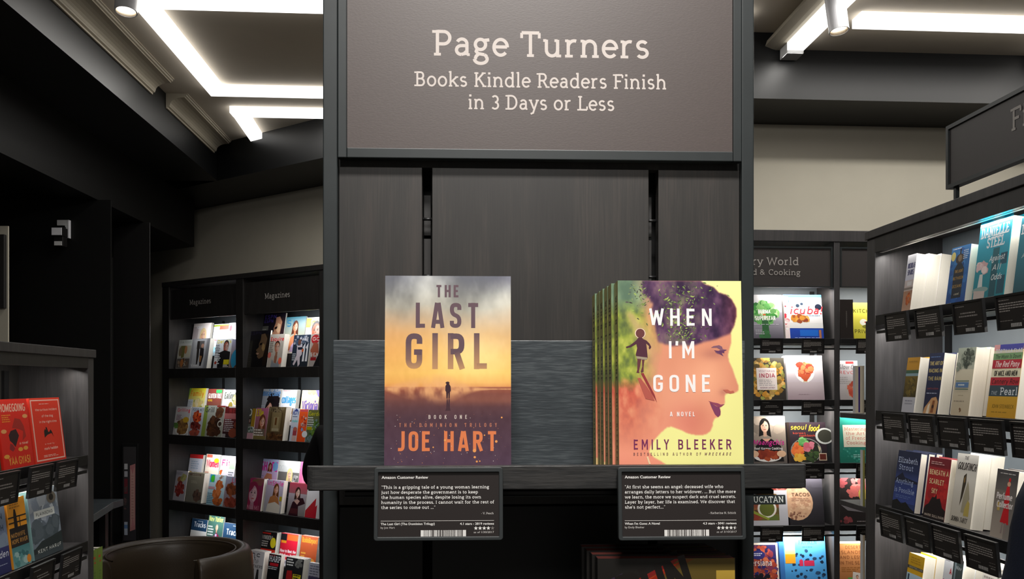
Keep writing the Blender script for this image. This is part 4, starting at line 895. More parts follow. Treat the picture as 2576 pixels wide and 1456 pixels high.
fbk(2, 2321, 2374, 1145, 1297, .030, 2, 'scarlet and black novel with a dark cathedral outline', 'bg #6c1824 #a81c24;g 0 30 100 84 #982028 #b81c20;b 60 40 50 20 30 16 3 #981a20 #c02828;T 6 96 72 8 #d8c090 BENEATH A;T 10 80 57 8 #d8c090 SCARLET;T 26 54 42 8 #d8c090 SKY;p #1c1214 0 0 100 0 100 18 84 22 70 36 56 34 52 42 46 36 34 36 20 24 6 20 0 14;T 6 98 4 4 #c8b8a8 MARK SULLIVAN;l 10 80 92 2 3 #c89894', '#6c1420')
fbk(2, 2388, 2440, 1135.5, 1315, .040, 2, 'off-white novel with a torn opening showing a small bird', 'bg #d8d4cc #c0b8a8;i 34 54 92 5 #2c2824 THE;i 6 94 78 10 #2c2824 GOLDFINCH;p #3c3428 36 28 42 70 54 74 56 60 46 40;p #8c6c3c 44 66 50 70 50 62 46 60;p #a09880 46 20 50 40 64 64 70 58 80 40 60 20;p #b8a458 60 16 84 16 84 34 74 38 62 26;i 4 80 6 7 #2c2824 DONNA TARTT', '#c8c0b0')
fbk(2, 2489, 2542, 1174.6, 1345, .030, 2, 'grey novel with a woman in a red coat, beside the dark blue figure', 'bg #3c3a3c #8c847c;g 0 0 60 70 #6c645c #a89c90;l 16 96 94 1 2 #c8c4c0;p #c01c24 40 24 80 22 74 46 70 66 66 78 54 76 48 60 50 44;e 62 80 8 3.5 #c89c80;e 64 86 5 3 #c81c24;p #8c7c78 46 8 50 24 56 24 54 8;p #8c7c78 62 8 64 24 70 24 70 10;r 20 40 32 52 #b89c58;T 10 84 57 9 #d8d0cc Perfume;T 16 92 45 9 #d8d0cc Collector', '#b8b0a8')
fbk(3, 2270, 2308, 1381.5, 1518, .040, 3, 'yellow novel with blue artwork on the lowest visible shelf', 'bg #c89c18 #c89c18;l 16 90 92 3 4 #a87c14;r 0 74 100 79 #3c3c38;T 10 96 75 3 #b8b4a0 BESTSELLER;g 0 0 100 66 #a8c0cc #6c98b8;r 8 52 18 64 #2c3c50;p #242c5c 40 50 100 64 100 20 60 20;p #d0a01c 30 34 60 44 80 30 60 14 34 20', '#c89c18')
fbk(3, 2356, 2402, 1387, 1536, .040, 3, 'white and grey novel with red title letters on the lowest visible shelf', 'bg #eceef2 #c8ccd4;g 48 0 100 100 #3c4848 #4c5454;r 56 0 64 100 #7c8c94;l 6 40 93 1 2 #8c8c94;T 32 44 76 8 #d82c3c A;T 0 100 58 9 #d82c3c GENTLEMAN;T 20 56 40 9 #d82c3c IN;i 62 92 86 5 #b8c0c4 Nov;p #4c4c50 10 10 24 10 28 34 20 40 12 34', '#e8eaee')
for i, (a_, b_, y_) in enumerate(((2450, 2486, 1398), (2490, 2520, 1405), (2524, 2560, 1412))):
    fbk(3, a_, b_, y_, 1540, .036, 2, 'white backed paperback, %s of three to the right of the red-lettered novel' % ['nearest', 'middle', 'farthest'][i], 'bg #e8e4dc #ddd6ca;l 10 80 90 3 5 #a8a098;T 10 90 60 8 #585450 NOVEL', '#3c3634', back='#e8e0d4')
ft = [(0, 2234, 842), (0, 2310, 836), (0, 2406, 826), (0, 2515, 816), (1, 2227, 1094), (1, 2294, 1103), (1, 2367, 1111), (1, 2450, 1120), (1, 2553, 1130), (2, 2221, 1346), (2, 2284, 1368), (2, 2352, 1393), (2, 2437, 1428), (3, 2225, 1600), (3, 2360, 1650)]
ords = ['first', 'second', 'third', 'fourth', 'fifth']; lv = ['top', 'second', 'third', 'lowest']; cnt = {}
for (r_, px, py) in ft:
    k = cnt.get(r_, 0); cnt[r_] = k+1
    x = Hf(px, 965, -.02)[0]
    far_tag(FC, x, zf[r_]-.095, '%s black review tag along the %s shelf of the fiction bookcase' % (ords[k], lv[r_]), y=-.024)
# hanging sign above the fiction unit
xs0 = Hf(2382, 400, .03)[0]; zb_ = Hf(2382, 477, .03)[1]; z1_ = Hf(2382, 319, .03)[1]
fs = thing('category_sign', 'dark rectangular shop sign on posts above the fiction bookcase', 'sign', FC.w(xs0, .03, zb_) and FC.mat @ Matrix.Translation((xs0, .03, zb_)))
ws, hs = .78, z1_-zb_
sp = MB().box(.012, ws-.012, .002, .02, .012, hs-.012).build('sign_panel', 'signdark', fs)
m = MB().box(0, ws, -.004, .022, 0, .012); m.box(0, ws, -.004, .022, hs-.012, hs); m.box(0, .012, -.004, .022, .012, hs-.012); m.box(ws-.012, ws, -.004, .022, .012, hs-.012)
m.build('sign_frame', 'metal', fs)
xF = Hf(2541, 300, .03)[0]-xs0; zF = Hf(2545, 330, .03)[1]-zb_; zF2 = Hf(2545, 274, .03)[1]-zb_
a = Art(1, 1, dz=.001); a.polys(text_polys('Fiction', xF, zF, zF2-zF, sx=.95, weight=9, seg=8), (0, 0, 0))
v = MB(); v.v = [(p[0], p[1]+.002, p[2]) for p in a.v]; v.f = a.f; v.m = [0]*len(a.f); v.build('lettering', 'greylet', sp)
for fx in (.035, ws-.04):
    MB().box(fx-.006, fx+.006, .004, .016, zt-zb_, 0).build('post', 'metal', fs)

# end shelves on the far end of the fiction unit, facing the back wall
EU = Unit(2181, 3.13, THETA)
ef = thing('end_shelf_rack', 'narrow shelves with a few books on the far end of the fiction bookcase', 'shelf')
ef.matrix_world = EU.mat
def eh(px, py, y=.1): return EU.hit(px, py, y)
es = []
for pya in (1040, 1268, 1490):
    z = EU.hit(2150, pya, .12)[1]; es.append(z)
    MB().box(.012, .255, .012, .25, z-.02, z).build('shelf', 'unit', ef, bevel=.002)
MB().box(.0, .267, -.028, .010, es[2]-.3, es[0]+.35).build('back_board', 'unit', ef)
def endbook(px0, px1, pyt, z, y, lab, side, sp_):
    x0 = max(.014, EU.hit(px0, 965, y)[0]); x1 = EU.hit(px1, 965, y)[0]; h = EU.hit(px0, pyt, y)[1]-z
    t = thing('hardback_book', lab, 'book', EU.mat @ Matrix.Translation((x0, y, z)))
    a = draw(Art(x1-x0, h), sp_); add('cover', flat_mesh('cover', a, .001, hexc(side)), t)
    MB().box(.0005, x1-x0-.0005, .0012, .02, .002, h-.003).build('pages', 'pages', t)
    MB().box(0, .0006, .001, .021, 0, h).build('back_cover', 'ledcap', t)
endbook(2152, 2174, 920, es[0]+.001, .12, 'cream book with a violet spine line, end shelf', '#d8ccb4', 'bg #d8ccb4;r 34 2 52 98 #3c2878')
endbook(2167, 2176, 1132, es[1]+.001, .06, 'slim olive yellow book, end shelf', '#a8a460', 'bg #a8a460 #8c8848')
endbook(2167, 2176, 1346, es[2]+.001, .06, 'slim beige book on the lowest end shelf', '#b8a890', 'bg #b8a890')

# ================================================================== COOKBOOK WALL (back)
CK = Unit(2105, 4.62, THETA)
ch = lambda px, py, y=0: CK.hit(px, py, y)
zt = ch(2105, 580)[1]
ck = thing('cookbook_bookcase', 'dark built-in bookcase of cookbooks on the back wall', 'bookcase', CK.mat)
xA0, xA1 = ch(2098, 965)[0], ch(2113, 965)[0]; xL = ch(1722, 965)[0]; xRr = ch(2490, 965)[0]
DC = .235
for (a_, b_) in ((xL-.033, xL), (xA0, xA1), (xRr, xRr+.033)):
    MB().box(a_, b_, 0, DC, 0, zt-.03).build('side_post', 'unit', ck, bevel=.002)
MB().box(xL-.035, xRr+.035, -.004, DC, zt-ch(2105, 580)[1]+ch(2105, 608)[1], zt).build('top_board', 'unit', ck, bevel=.002)
MB().box(xL, xRr, DC-.012, DC, .1, zt-.03).build('back_panel', 'backgrey', ck)
MB().box(xL, xRr, .02, DC-.013, 0, .10).build('plinth', 'unit', ck)
zha, zhb = ch(2000, 619)[1], ch(2000, 722)[1]
for (a_, b_, nm) in ((xL, xA0, 0), (xA1, xRr, 1)):
    p = MB().box(a_+.004, b_-.004, .012, .024, zhb, zha).build('sign_board', 'signdark', ck)
    m = MB(); m.box(a_+.004, b_-.004, .006, .012, zha-.010, zha); m.box(a_+.004, b_-.004, .006, .012, zhb, zhb+.006)
    m.box(a_+.004, a_+.014, .006, .012, zhb+.006, zha-.01); m.box(b_-.014, b_-.004, .006, .012, zhb+.006, zha-.01)
    m.build('sign_frame', 'metal', p)
    if nm == 0:
        a = Art(1, 1, dz=.0008)
        x1, zA = ch(2010, 667, .012); x0 = ch(1804, 667, .012)[0]; cap = ch(2010, 648, .012)[1]-zA
        a.polys(text_polys('Culinary World', x0, zA, cap, width=x1-x0, weight=9, seg=8), (0, 0, 0))
        x1, zA = ch(2014, 692, .012); x0 = ch(1800, 692, .012)[0]; cap = ch(2010, 678, .012)[1]-zA
        w3 = text_polys('World Food & Cooking', 0, zA, cap, width=(x1-x0)*1.06, weight=9, seg=8)
        xo = x1-(x1-x0)*1.06
        w3 = [([(q[0]+xo, q[1]) for q in vv], ff) for vv, ff in w3]
        a.polys(w3, (0, 0, 0))
        v = MB(); v.v = [(q[0], q[1]+.012, q[2]) for q in a.v]; v.f = a.f; v.m = [0]*len(a.f); v.build('lettering', 'greylet', p)
zc = [ch(2000, 854, .01)[1], ch(2000, 1008, .01)[1], ch(2000, 1167, .01)[1], ch(2000, 1323, .01)[1], ch(2000, 1482, .01)[1]]
for z in zc:
    for (a_, b_) in ((xL, xA0), (xA1, xRr)): shelf_part(CK, ck, a_, b_, z, DC-.013, face=.03)
for fx in (ch(2043, 965, DC-.02)[0],):
    MB().box(fx-.012, fx+.012, DC-.022, DC-.012, .1, zhb).build('shelf_standard', 'metalb', ck)
for i, z in enumerate([zhb+.0]+[q-.032 for q in zc[:4]]):
    for (a_, b_) in ((xL+.45, xA0), (xA1, xA1+.5)):
        area('shelf_light', CK.w((a_+b_)/2, .03, z-.006), CK.w((a_+b_)/2, .09, z-.25), b_-a_-.06, .012, LP['cook'], (1, .95, .88), roll_dir=CK.w(1, 0, 0)-CK.w(0, 0, 0))
def cbk(row, xl, xr, yt, yb, label, code, side, t=.03, n=1, **kw):
    volume(CK, 'cookbook', label, 'book', xl, xr, yt, yb, zc[row], t, code, side, y0=.012, lean=kw.pop('lean', .16), n=n, hard=True, **kw)
cbk(0, 1884, 1972, 741, 853, 'grey-lilac cookbook with a bunch of green leaves', 'bg #e8e8ec #605c68;g 0 0 100 60 #a8a4b0 #585460;b 50 58 34 24 90 13 5 #3c8c3c #2c6c34 #7cb868 #bcd8a0;p #2c5c34 40 4 60 4 58 44 40 44;b 48 8 14 8 20 9 3 #2c5c34 #3c7444;T 30 66 57 9 #f4f4f0 BURMA;r 44 53 52 56 #d85c2c;T 20 80 42 9 #f0f0ec SUPERSTAR;l 14 90 32 1 2 #c8c8d0;l 20 46 18 3 4 #b0b0b8', '#8c8894')
cbk(0, 1977, 2073, 741, 853, 'blue and white cookbook with red script title', 'bg #2c64c0 #1c3c98;r 14 82 100 94 #c8e4f4;g 10 24 100 82 #e8ecf8 #e0dcd8;g 10 0 100 26 #1c44a8 #1c3c98;r 0 0 12 96 #e8d8d8;b 5 50 6 44 30 6 3 #c82c3c #e8e8e8;e 36 75 5 4 #28384c;e 47 79 4 3 #28384c;e 90 72 9 7 #1c2438;r 12 24 100 36 #d8d8d8;b 40 46 22 7 30 8 4 #c88430 #8c3c28 #e0a850;r 38 6 86 20 #1c64c4;r 88 0 94 20 #a86c48;i 12 100 56 17 #e03c44 icuba!;l 56 96 52 1 3 #8cacc8;l 24 90 2 1 2 #a8b8e0', '#d8d4d4')
cbk(0, 2114, 2147, 753, 868, 'dark brown book with vertical grey title, first in the right cookbook bay', 'bg #2c2624 #2a2422;r 49 30 51 70 #6c6864;l 44 56 70 14 2.6 #5c5854', '#2c2624', lean=.03, t=.05)
cbk(0, 2149, 2215, 761, 853, 'yellow cookbook with a bird, cut by the fiction bookcase', 'bg #e8e060 #b8b030;T 2 96 72 10 #5c5818 KITCHEN;T 2 90 16 10 #5c5818 PRIVACY;e 40 46 14 9 #e8e8d8;e 60 34 26 6 #7c7c28;r 44 44 60 48 #c85c3c', '#c8c048')
cbk(1, 1884, 1978, 900, 1007, 'vegetable-covered cookbook with a pale square label', 'bg #3c3830 #302c28;b 50 50 50 50 190 9 8 #c88c30 #e0b870 #8c6c30 #a0a050 #d8a048 #5c4c2c;r 24 24 78 76 #e8dcd8;T 30 74 66 5 #b09098 VEGETARIAN;T 30 74 53 10 #a83c50 INDIA;l 30 72 46 4 4 #b0a8a8;T 32 72 27 4 #a08088 MADHUR JAFFREY', '#4c4438')
cbk(1, 1983, 2075, 894, 1007, 'pale pink cookbook with an orange tulip shape on a plate', 'bg #e8e0e4 #a08c94;g 0 40 100 100 #f0ecee #c4b8c0;e 50 64 27 25 #f0f0f0;b 50 68 18 18 40 11 5 #c85c38 #e08858 #a84030;p #d8c8a8 44 40 56 40 52 60;p #c85838 32 58 68 58 54 42 48 42;l 30 70 12 1 3 #98848c', '#d8d4d8', n=2)
cbk(1, 2114, 2164, 907, 1007, 'slow cooking book with a red dish in the right bay', 'bg #c8c4c8 #a8a0a0;r 40 92 80 98 #c03c3c;i 2 90 78 12 #6c6c6c Slow Co;T 2 98 66 8 #b86464 REVOL;l 4 60 56 4 5 #9c9898;e 70 26 40 24 #b0a8a4;b 72 28 30 20 30 14 3 #b84c38 #a03c2c #d07858', '#b8b4b8')
cbk(2, 1884, 1981, 1047, 1166, 'cookbook with a smiling dark-haired woman holding a red dish', 'bg #b8a898 #5c5450;r 0 60 24 70 #787470;b 50 80 50 18 20 16 3 #8c8074 #c8b8a8 #a89888;f 46 78 17 #e8b89c #14100f w;p #141214 14 4 20 36 36 52 62 52 86 36 92 4;p #d8a088 38 52 60 52 50 44;i 12 94 39 11 #c82c8c Maangchis;T 16 90 29 5 #d8d4d4 Real Korean Cooking;e 50 14 36 11 #e0dcd8;b 50 18 26 9 40 9 4 #8c3420 #a84c2c #6c2418;e 16 20 11 7 #d8b090;e 86 20 12 7 #d8b090', '#3c2c28')
cbk(2, 1985, 2083, 1062, 1166, 'dark cookbook with a bowl of colourful food', 'bg #382c34 #241c20;r 0 0 6 100 #30241e;i 8 50 82 12 #e8c040 seoul;i 54 82 78 15 #e8c040 food;T 14 48 71 5 #c8503c korean;T 30 72 65 5 #c8503c cookbook;e 96 66 24 20 #c8ccc8;e 97 66 19 16 #3c3c34;e 46 30 40 31 #8c8c88;e 46 30 37 29 #282c24;b 26 32 14 16 26 9 3 #d85c30 #e88040;b 28 14 13 10 20 8 4 #e0a030 #e8b848;b 40 52 10 8 16 7 5 #5ca058 #8cc880;b 54 40 10 12 16 8 6 #d88090 #c85c70;b 60 18 16 14 26 7 7 #445c34 #2c3c24;p #c8b898 76 44 84 36 80 26;r 78 6 98 24 #c8b49c;r 80 8 96 22 #602820', '#2c2024')
cbk(2, 2114, 2200, 1048, 1166, 'teal cookbook with a cream title label in the right bay', 'bg #2c9484 #186c5c;b 60 30 60 30 60 4 3 #2c8474 #4ca494 #1c6454;r 14 34 92 82 #e0dcc8;t 18 84 70 7 #c87c6c Mastering;t 22 78 60 7 #c87c6c the Art;t 20 88 50 7 #c87c6c of French;t 22 80 40 7 #c87c6c Cooking;l 40 80 16 2 4 #8cc8bc', '#20806c')
cbk(3, 1884, 1984, 1226, 1322, 'cookbook with a black title band over green sauce and red chillies', 'bg #7c3c30 #b0aeb4;b 50 86 50 14 24 16 3 #a84c44 #c87068 #8c3830;r 0 0 100 92 #b4b4bc;b 40 44 40 38 60 15 8 #8c3c2c #6c5c2c #5c6c30 #a04838 #4c4024;r 78 0 100 56 #b4b4bc;r 0 0 100 13 #b4b4bc;e 48 44 24 24 #dcd8d0;e 48 44 19 20 #5c6428;p #8c9838 4 36 50 14 54 18 8 42;r 0 55 96 80 #1e2426;t 2 92 60 16 #b8bcb8 YUCATAN', '#a8a8b0')
cbk(3, 1988, 2075, 1204, 1322, 'black cookbook with a large pale tortilla disc', 'bg #3c3a42 #201e22;e 24 48 46 38 #c8a080;b 24 48 38 32 60 7 5 #d8b494 #b88c70 #c8a484;b 20 20 22 8 20 4 5 #7c5040 #8c6450;T 8 62 62 7 #4c3428 TACOS;l 8 62 56 2 4 #a88068;p #3c3a42 62 100 100 100 100 80 70 80', '#201e22')
cbk(3, 2114, 2185, 1202, 1316, 'dark cookbook with cuts of raw meat in the right bay', 'bg #241c1c #1c1818;b 24 90 16 12 10 12 3 #a04c50 #8c4044;b 74 84 28 20 24 14 5 #b05c5c #c87c74 #8c4040;b 56 70 20 10 14 10 8 #a85450;e 88 64 16 14 #9c8c40;p #6c686c 0 46 30 52 88 44 88 26 30 30;b 20 10 20 8 10 10 4 #8c4044 #6c3034;l 60 96 6 1 3 #8c8484', '#201a1a')
cbk(4, 1884, 1962, 1366, 1482, 'navy and rust patterned cookbook with white frame', 'bg #e8d8c8 #d8c8bc;r 0 0 94 96 #242050;b 46 48 46 46 170 10 6 #b04c30 #a03c2c #2c2868 #c86844 #241c54;b 50 18 30 12 20 11 5 #141420 #1c1828;e 36 74 22 10 #2c2c70;l 22 52 76 2 4 #c8c8d8;t 0 80 50 14 #d8c0b8 Persiana', '#d8d0c8')
cbk(4, 1966, 2083, 1342, 1482, 'sky blue cookbook with small dark sea creatures and an orange ribbon', 'bg #58b0e8 #3c84c4;r 0 0 10 100 #346cb0;t 42 82 80 7 #2c68a0 FAVIKEN;l 50 76 74 1 3 #346ca8;b 60 40 38 36 34 4.5 4 #1c3450 #28486c #142840;p #c02c50 42 40 50 40 50 50 46 53 42 50;r 52 40 74 50 #c02c50;g 12 45 34 100 #fff4d0 #f0a820;r 12 45 34 62 #e89820', '#346cb0', t=.04)
cbk(4, 2114, 2176, 1362, 1482, 'orange cookbook with brown lettering in the right bay', 'bg #c88854 #a86c3c;r 0 96 100 100 #f0e8d8;T 30 96 84 7 #8c5430 DESERT;T 4 96 73 7 #8c5430 ISLANDS;T 6 96 62 7 #8c5430 AND LESS;T 4 98 50 7 #8c5430 IN THE SEA;l 10 90 42 3 4 #98602c;p #5ca050 30 4 50 4 54 22 34 22;p #d8d0c8 50 10 90 6 94 30 56 34;f 72 22 8 #d8a080 #4c3424 m', '#c8a888')
cn = {}
for r_ in range(5):
    for px in (1912, 2016, 2153):
        k = ['left-hand', 'middle', 'right-bay'][(1912, 2016, 2153).index(px)]
        x = ch(px, 965, -.02)[0]
        far_tag(CK, x, zc[r_]-.078, '%s review tag on shelf level %s of the cookbook bookcase' % (k, ['one from the top', 'two', 'three', 'four', 'five'][r_]), y=-.022, sc=.86)

# ================================================================== LEFT UNIT (low bookcase)
LU = Unit(236, 3.12, THETA + R(90))
lh = lambda px, py, y=0: LU.hit(px, py, y)
zt = LU.w(0, 0, 0)[2] + lh(235, 880)[1]; L0 = -1.6; DL_ = .26
le = thing('low_bookcase', 'low dark bookcase at lower left with paperbacks on lit shelves', 'bookcase', LU.mat)
xq = lh(222, 965)[0]
MB().box(xq, 0, 0, DL_, 0, zt-.03).build('side_post', 'unit', le, bevel=.002)
MB().box(L0-.03, L0, 0, DL_, 0, zt-.03).build('side_post', 'unit', le, bevel=.002)
MB().box(L0-.03, .003, -.008, DL_, zt-.03, zt).build('top_board', 'unit', le, bevel=.002)
MB().box(L0, xq, 0, .016, lh(205, 925)[1], zt-.03).build('header_board', 'rackw', le)
MB().box(L0, xq, DL_-.014, DL_, .1, zt-.03).build('back_panel', 'panel', le)
MB().box(L0, xq, .01, DL_-.015, 0, .1).build('plinth', 'unit', le)
MB().box(lh(8, 965, DL_-.02)[0], lh(8, 965, DL_-.02)[0]+.03, DL_-.024, DL_-.014, .1, zt-.08).build('shelf_standard', 'metalb', le)
zl = [lh(165, 1158)[1], lh(158, 1388)[1]]; zl.append(zl[1]-(zl[0]-zl[1]))
for z in zl: shelf_part(LU, le, L0, xq-.02, z, DL_-.03)
for z in (lh(205, 925)[1], zl[0]-.03, zl[1]-.03):
    area('shelf_light', LU.w((L0+xq)/2, .04, z-.008), LU.w((L0+xq)/2, .105, z-.25), xq-L0-.05, .012, LP['left'], (1, .96, .9), roll_dir=LU.w(1, 0, 0)-LU.w(0, 0, 0))
def lbk(row, xl, xr, yt, yb, label, code, side, t=.028, n=1, **kw):
    volume(LU, 'paperback_book', label, 'book', xl, xr, yt, yb, zl[row], t, code, side, y0=.012, lean=.12, n=n, **kw)
lbk(0, 92, 167, 1001, 1161, 'red paperback with a thin white border and a small black upside-down dog', 'bg #e83c24 #d83020;r 3 3 97 97 #f0c0b0;r 6 5 94 95.4 #e4361f;T 16 88 80 3.5 #f0c8b8 the curious incident;T 34 72 70 3.5 #f0c8b8 of the dog;T 24 82 61 3.5 #f0c8b8 in the night-time;l 30 70 90 1 2 #f0b8a8;p #1c1010 36 38 46 42 60 44 66 38 62 46 58 50 52 46 44 48 40 52 36 48;p #1c1010 44 46 42 54 46 54 50 46;T 34 66 27 2.5 #f0b8a8 a novel by;T 30 76 19 4 #f8d0c0 mark haddon;l 26 76 10 2 2 #f0b8a8', '#d83424', t=.034)
lbk(0, 12, 86, 1004, 1172, 'red paperback with gold waves and a dark silhouette of Africa', 'bg #e82818 #d42014;T 4 92 82 11 #f0b8a0 HOMEGOING;p #a8241c 40 58 52 72 70 70 80 60 84 44 70 38 76 52 60 56;p #30141a 26 48 34 54 52 56 60 46 52 38 44 30 36 36 28 40;p #8c2028 28 36 36 34 42 28 34 24 24 28;e 88 74 9 3 #e8a060;e 12 54 9 3 #e8a060;e 60 26 8 3 #e8a040;e 78 27 8 3 #e8a040;e 12 18 9 3 #e8a040;l 10 40 76 4 3 #f09030;i 58 88 33 4 #f8d8c0 a novel;T 16 90 5 11 #e89840 YAA GYASI', '#c82418', t=.034)
lbk(0, -75, 4, 1010, 1184, 'brown-spined paperback cut by the left edge on the upper shelf', 'bg #6c4c2c #4c341c;l 10 90 80 5 6 #a88c5c', '#5c4028')
lbk(1, 88, 160, 1232, 1408, 'paperback with a stormy grey sky and a white title strip', 'bg #a8b4c0 #6c7884;b 50 66 50 28 34 24 4 #8c98a8 #c8d0d8 #66727e #a0acb8;g 0 0 100 16 #384448 #465055;b 50 40 50 10 20 18 6 #4c5860 #5c6870;p #2c3638 0 14 30 24 60 26 100 30 100 12 0 8;r 14 58 84 69 #e4e8e4;T 20 78 61 4.5 #4c5454 PLAINSONG;e 78 84 16 9 #7c7468;e 78 84 8 5 #2c2824;l 8 80 95 1 2.5 #d8dce0;T 12 94 8 5 #d8dcd8 KENT HARUF', '#7ca0a0', t=.03)
lbk(1, 36, 80, 1252, 1424, 'orange and black paperback with a figure on a bridge', 'bg #e89c28 #e8982c;g 0 0 100 34 #3c7c80 #7ca8a8;g 0 30 100 56 #201c1c #2c2420;l 12 70 90 2 4 #a86c1c;r 0 72 100 74 #241c18;r 0 64 100 66 #241c18;r 0 56 100 58 #241c18;r 60 54 64 74 #241c18;p #201818 28 54 48 54 46 76 42 84 34 84 30 76;T 4 84 44 6 #b88848 MIDWIFE;T 4 94 35 6 #b88848 HOPE RIVER;b 50 12 40 12 20 14 4 #5c9898 #a8c8c4 #3c7074;e 88 8 12 6 #e89030', '#d8902c', t=.03)
lbk(1, -40, 30, 1268, 1440, 'blue-grey paperback with dark capitals, cut by the left edge', 'bg #8c9cb0 #2c3468;b 50 40 50 20 20 20 4 #6c7c90 #8c9cb0;T 4 90 74 8 #2c3c54 KRISTIN;T 4 90 58 8 #2c3c54 HANNAH;g 0 0 100 36 #34386c #282c5c;i 30 96 22 9 #d8dce8 garden;l 60 90 12 1 2 #a8b0c8', '#5c6c84', t=.03, n=2)
lt = [(0, -30, 'cut'), (0, 66, 'second'), (0, 136, 'third'), (1, -60, 'cut'), (1, 70, 'second'), (1, 147, 'third')]
for (r_, px, nm) in lt:
    x = lh(px, 965, -.02)[0]; far_tag(LU, x, zl[r_]-.092, '%s review tag on the %s shelf of the low bookcase%s' % ({'cut': 'leftmost'}.get(nm, nm), ['upper', 'lower'][r_], ' at the left edge' if nm == 'cut' else ''), y=-.024, sc=1.0)
# small ledge with two green books on the far end of the low bookcase
EL = Unit(236, 3.14, THETA)
z0 = CAMH-.88
lg = thing('end_ledge', 'narrow ledge on the far end of the low bookcase carrying green books', 'shelf', EL.mat)
MB().box(-.27, .02, .004, .24, z0-.02, z0).build('shelf', 'unit', lg)
for i in range(2):
    d0 = 3.222+.047*i; X0 = (232-CX)/F*3.222
    t = thing('paperback_book', 'green book with red lettering on the ledge, %s of the pair' % ['nearer', 'farther'][i], 'book', Matrix.Translation((X0-.0635*(d0-3.222), d0, z0+.0005)) @ Matrix.Rotation(THETA+R(90), 4, 'Z'))
    a = draw(Art(.046, .235), 'bg #7c9440 #5c7c30;r 20 84 60 88 #c0502c;r 40 76 70 79 #b04c34;l 30 70 60 8 5 #5c7c34'); add('cover', flat_mesh('cover', a, .001, hexc('#6c8838')), t)
    MB().box(.0005, .0455, .0012, .13, .002, .232).build('pages', 'pages', t)
    MB().box(0, .0005, .0012, .13, 0, .235).build('back_cover', 'rackw', t)

# ================================================================== CONSOLE TABLE, ARMCHAIR, PLAQUE, SENSOR
tb = thing('console_table', 'small dark table top against the black wall at left', 'table', Matrix.Translation((0, 0, 0)))
tz = CAMH-.75
c1 = ((285-CX)/F*5.30, 5.30); c2 = ((236-CX)/F*4.77, 4.77)
MB().slab([(c1[0]-.5, c2[1]-.1), (c2[0]+.02, c2[1]-.1), (c1[0], c1[1]), (c1[0], 5.44), (c1[0]-.5, 5.44)], tz-.045, tz).build('table_top', 'plank', tb, bevel=.003)
for x_, y_ in ((c1[0]-.45, 4.7), (c1[0]-.1, 4.7), (c1[0]-.45, 5.38), (c1[0]-.1, 5.38)):
    MB().box(x_-.02, x_+.02, y_-.02, y_+.02, 0, tz-.045).build('leg', 'metalb', tb)

def armchair():
    cx, cy, r0, th, zt_ = -1.555, 3.82, .356, .085, .75; K = 1.307
    t = thing('armchair', 'brown leather tub armchair in front of the magazine rack', 'armchair', Matrix.Translation((cx*K, cy*K, CAMH-1.5*K)) @ Matrix.Scale(K, 4))
    a0, a1, n = R(-50), R(232), 48; V = []; Fc = []
    P = [(0, .14), (0, .45), (0, .62), (.004, .70), (.018, .735), (.042, .75), (.066, .735), (.081, .70), (.085, .62), (.085, .45), (.085, .14)]
    for i in range(n+1):
        t_ = a0+(a1-a0)*i/n
        for o, z in P:
            r = r0-o+.01*(.75-z); V.append((r*math.cos(t_), r*math.sin(t_), z))
    k = len(P)
    for i in range(n):
        for j in range(k-1): Fc.append((i*k+j, (i+1)*k+j, (i+1)*k+j+1, i*k+j+1))
        Fc.append((i*k+k-1, (i+1)*k+k-1, (i+1)*k, i*k))
    Fc.append(tuple(range(k))); Fc.append(tuple(n*k+i for i in reversed(range(k))))
    m = MB(); m.v = V; m.f = Fc; m.m = [0]*len(Fc)
    o = m.build('backrest', 'leather', t, smooth=True); b = o.modifiers.new('b', 'BEVEL'); b.width = .012; b.segments = 3; b.limit_method = 'ANGLE'; b.angle_limit = R(50)
    # piping along the inner rim
    pp = MB()
    for i in range(n):
        A = [((r0-.080)*math.cos(q), (r0-.080)*math.sin(q), .733) for q in (a0+(a1-a0)*i/n, a0+(a1-a0)*(i+1)/n)]; pp.cyl(A[0], A[1], .004, n=6, cap=False)
    pp.build('piping', 'leather', t, smooth=True)
    s_ = MB(); pts = [(.26*math.cos(2*math.pi*i/32), .26*math.sin(2*math.pi*i/32)-.03) for i in range(32)]
    s_.slab(pts, .27, .43); s_.build('seat', 'leather', t, bevel=.03, seg=4, smooth=True)
    f_ = MB(); f_.slab([(.31*math.cos(2*math.pi*i/32), .31*math.sin(2*math.pi*i/32)) for i in range(32)], .12, .27); f_.build('base', 'leather', t, bevel=.01)
    for sx, sy in ((.2, .2), (-.2, .2), (.2, -.2), (-.2, -.2)): MB().cyl((sx, sy, -(CAMH-1.5*K)/K), (sx, sy, .13), .014, .02, n=12).build('leg', 'metalb', t)
armchair()

pq = Unit(306, 6.18, 0)
x0, z1 = pq.hit(306, 1116); x1, z0 = pq.hit(347, 1367)
t = thing('wall_plaque', 'narrow framed panel with a pink strip on the glossy black post', 'picture', pq.mat @ Matrix.Translation((x0, 0, z0)))
MB().box(0, x1-x0, 0, .018, 0, z1-z0).build('frame', 'metalb', t, bevel=.002)
a = draw(Art((x1-x0)*.78, (z1-z0)*.94, dz=1e-4), 'bg #3a383a #343236;p #b07878 52 10 94 12 94 82 52 80;p #c09890 58 14 88 16 88 78 58 76;p #b07478 58 78 88 80 74 70;p #b87c80 60 14 88 16 74 26;l 64 84 68 16 3 #a87c78;r 8 76 34 82 #b8b8bc;r 8 68 34 74 #a8a8b0;r 8 50 34 66 #6c2c34;b 20 44 12 16 14 12 3 #4c4040 #604848;r 8 6 34 20 #a8b0c0;r 8 13 34 17 #5c7ca8')
c = add('poster', flat_mesh('poster', a, .002, rgb(50, 48, 50)), t); c.location = ((x1-x0)*.11, -.0015, (z1-z0)*.03)

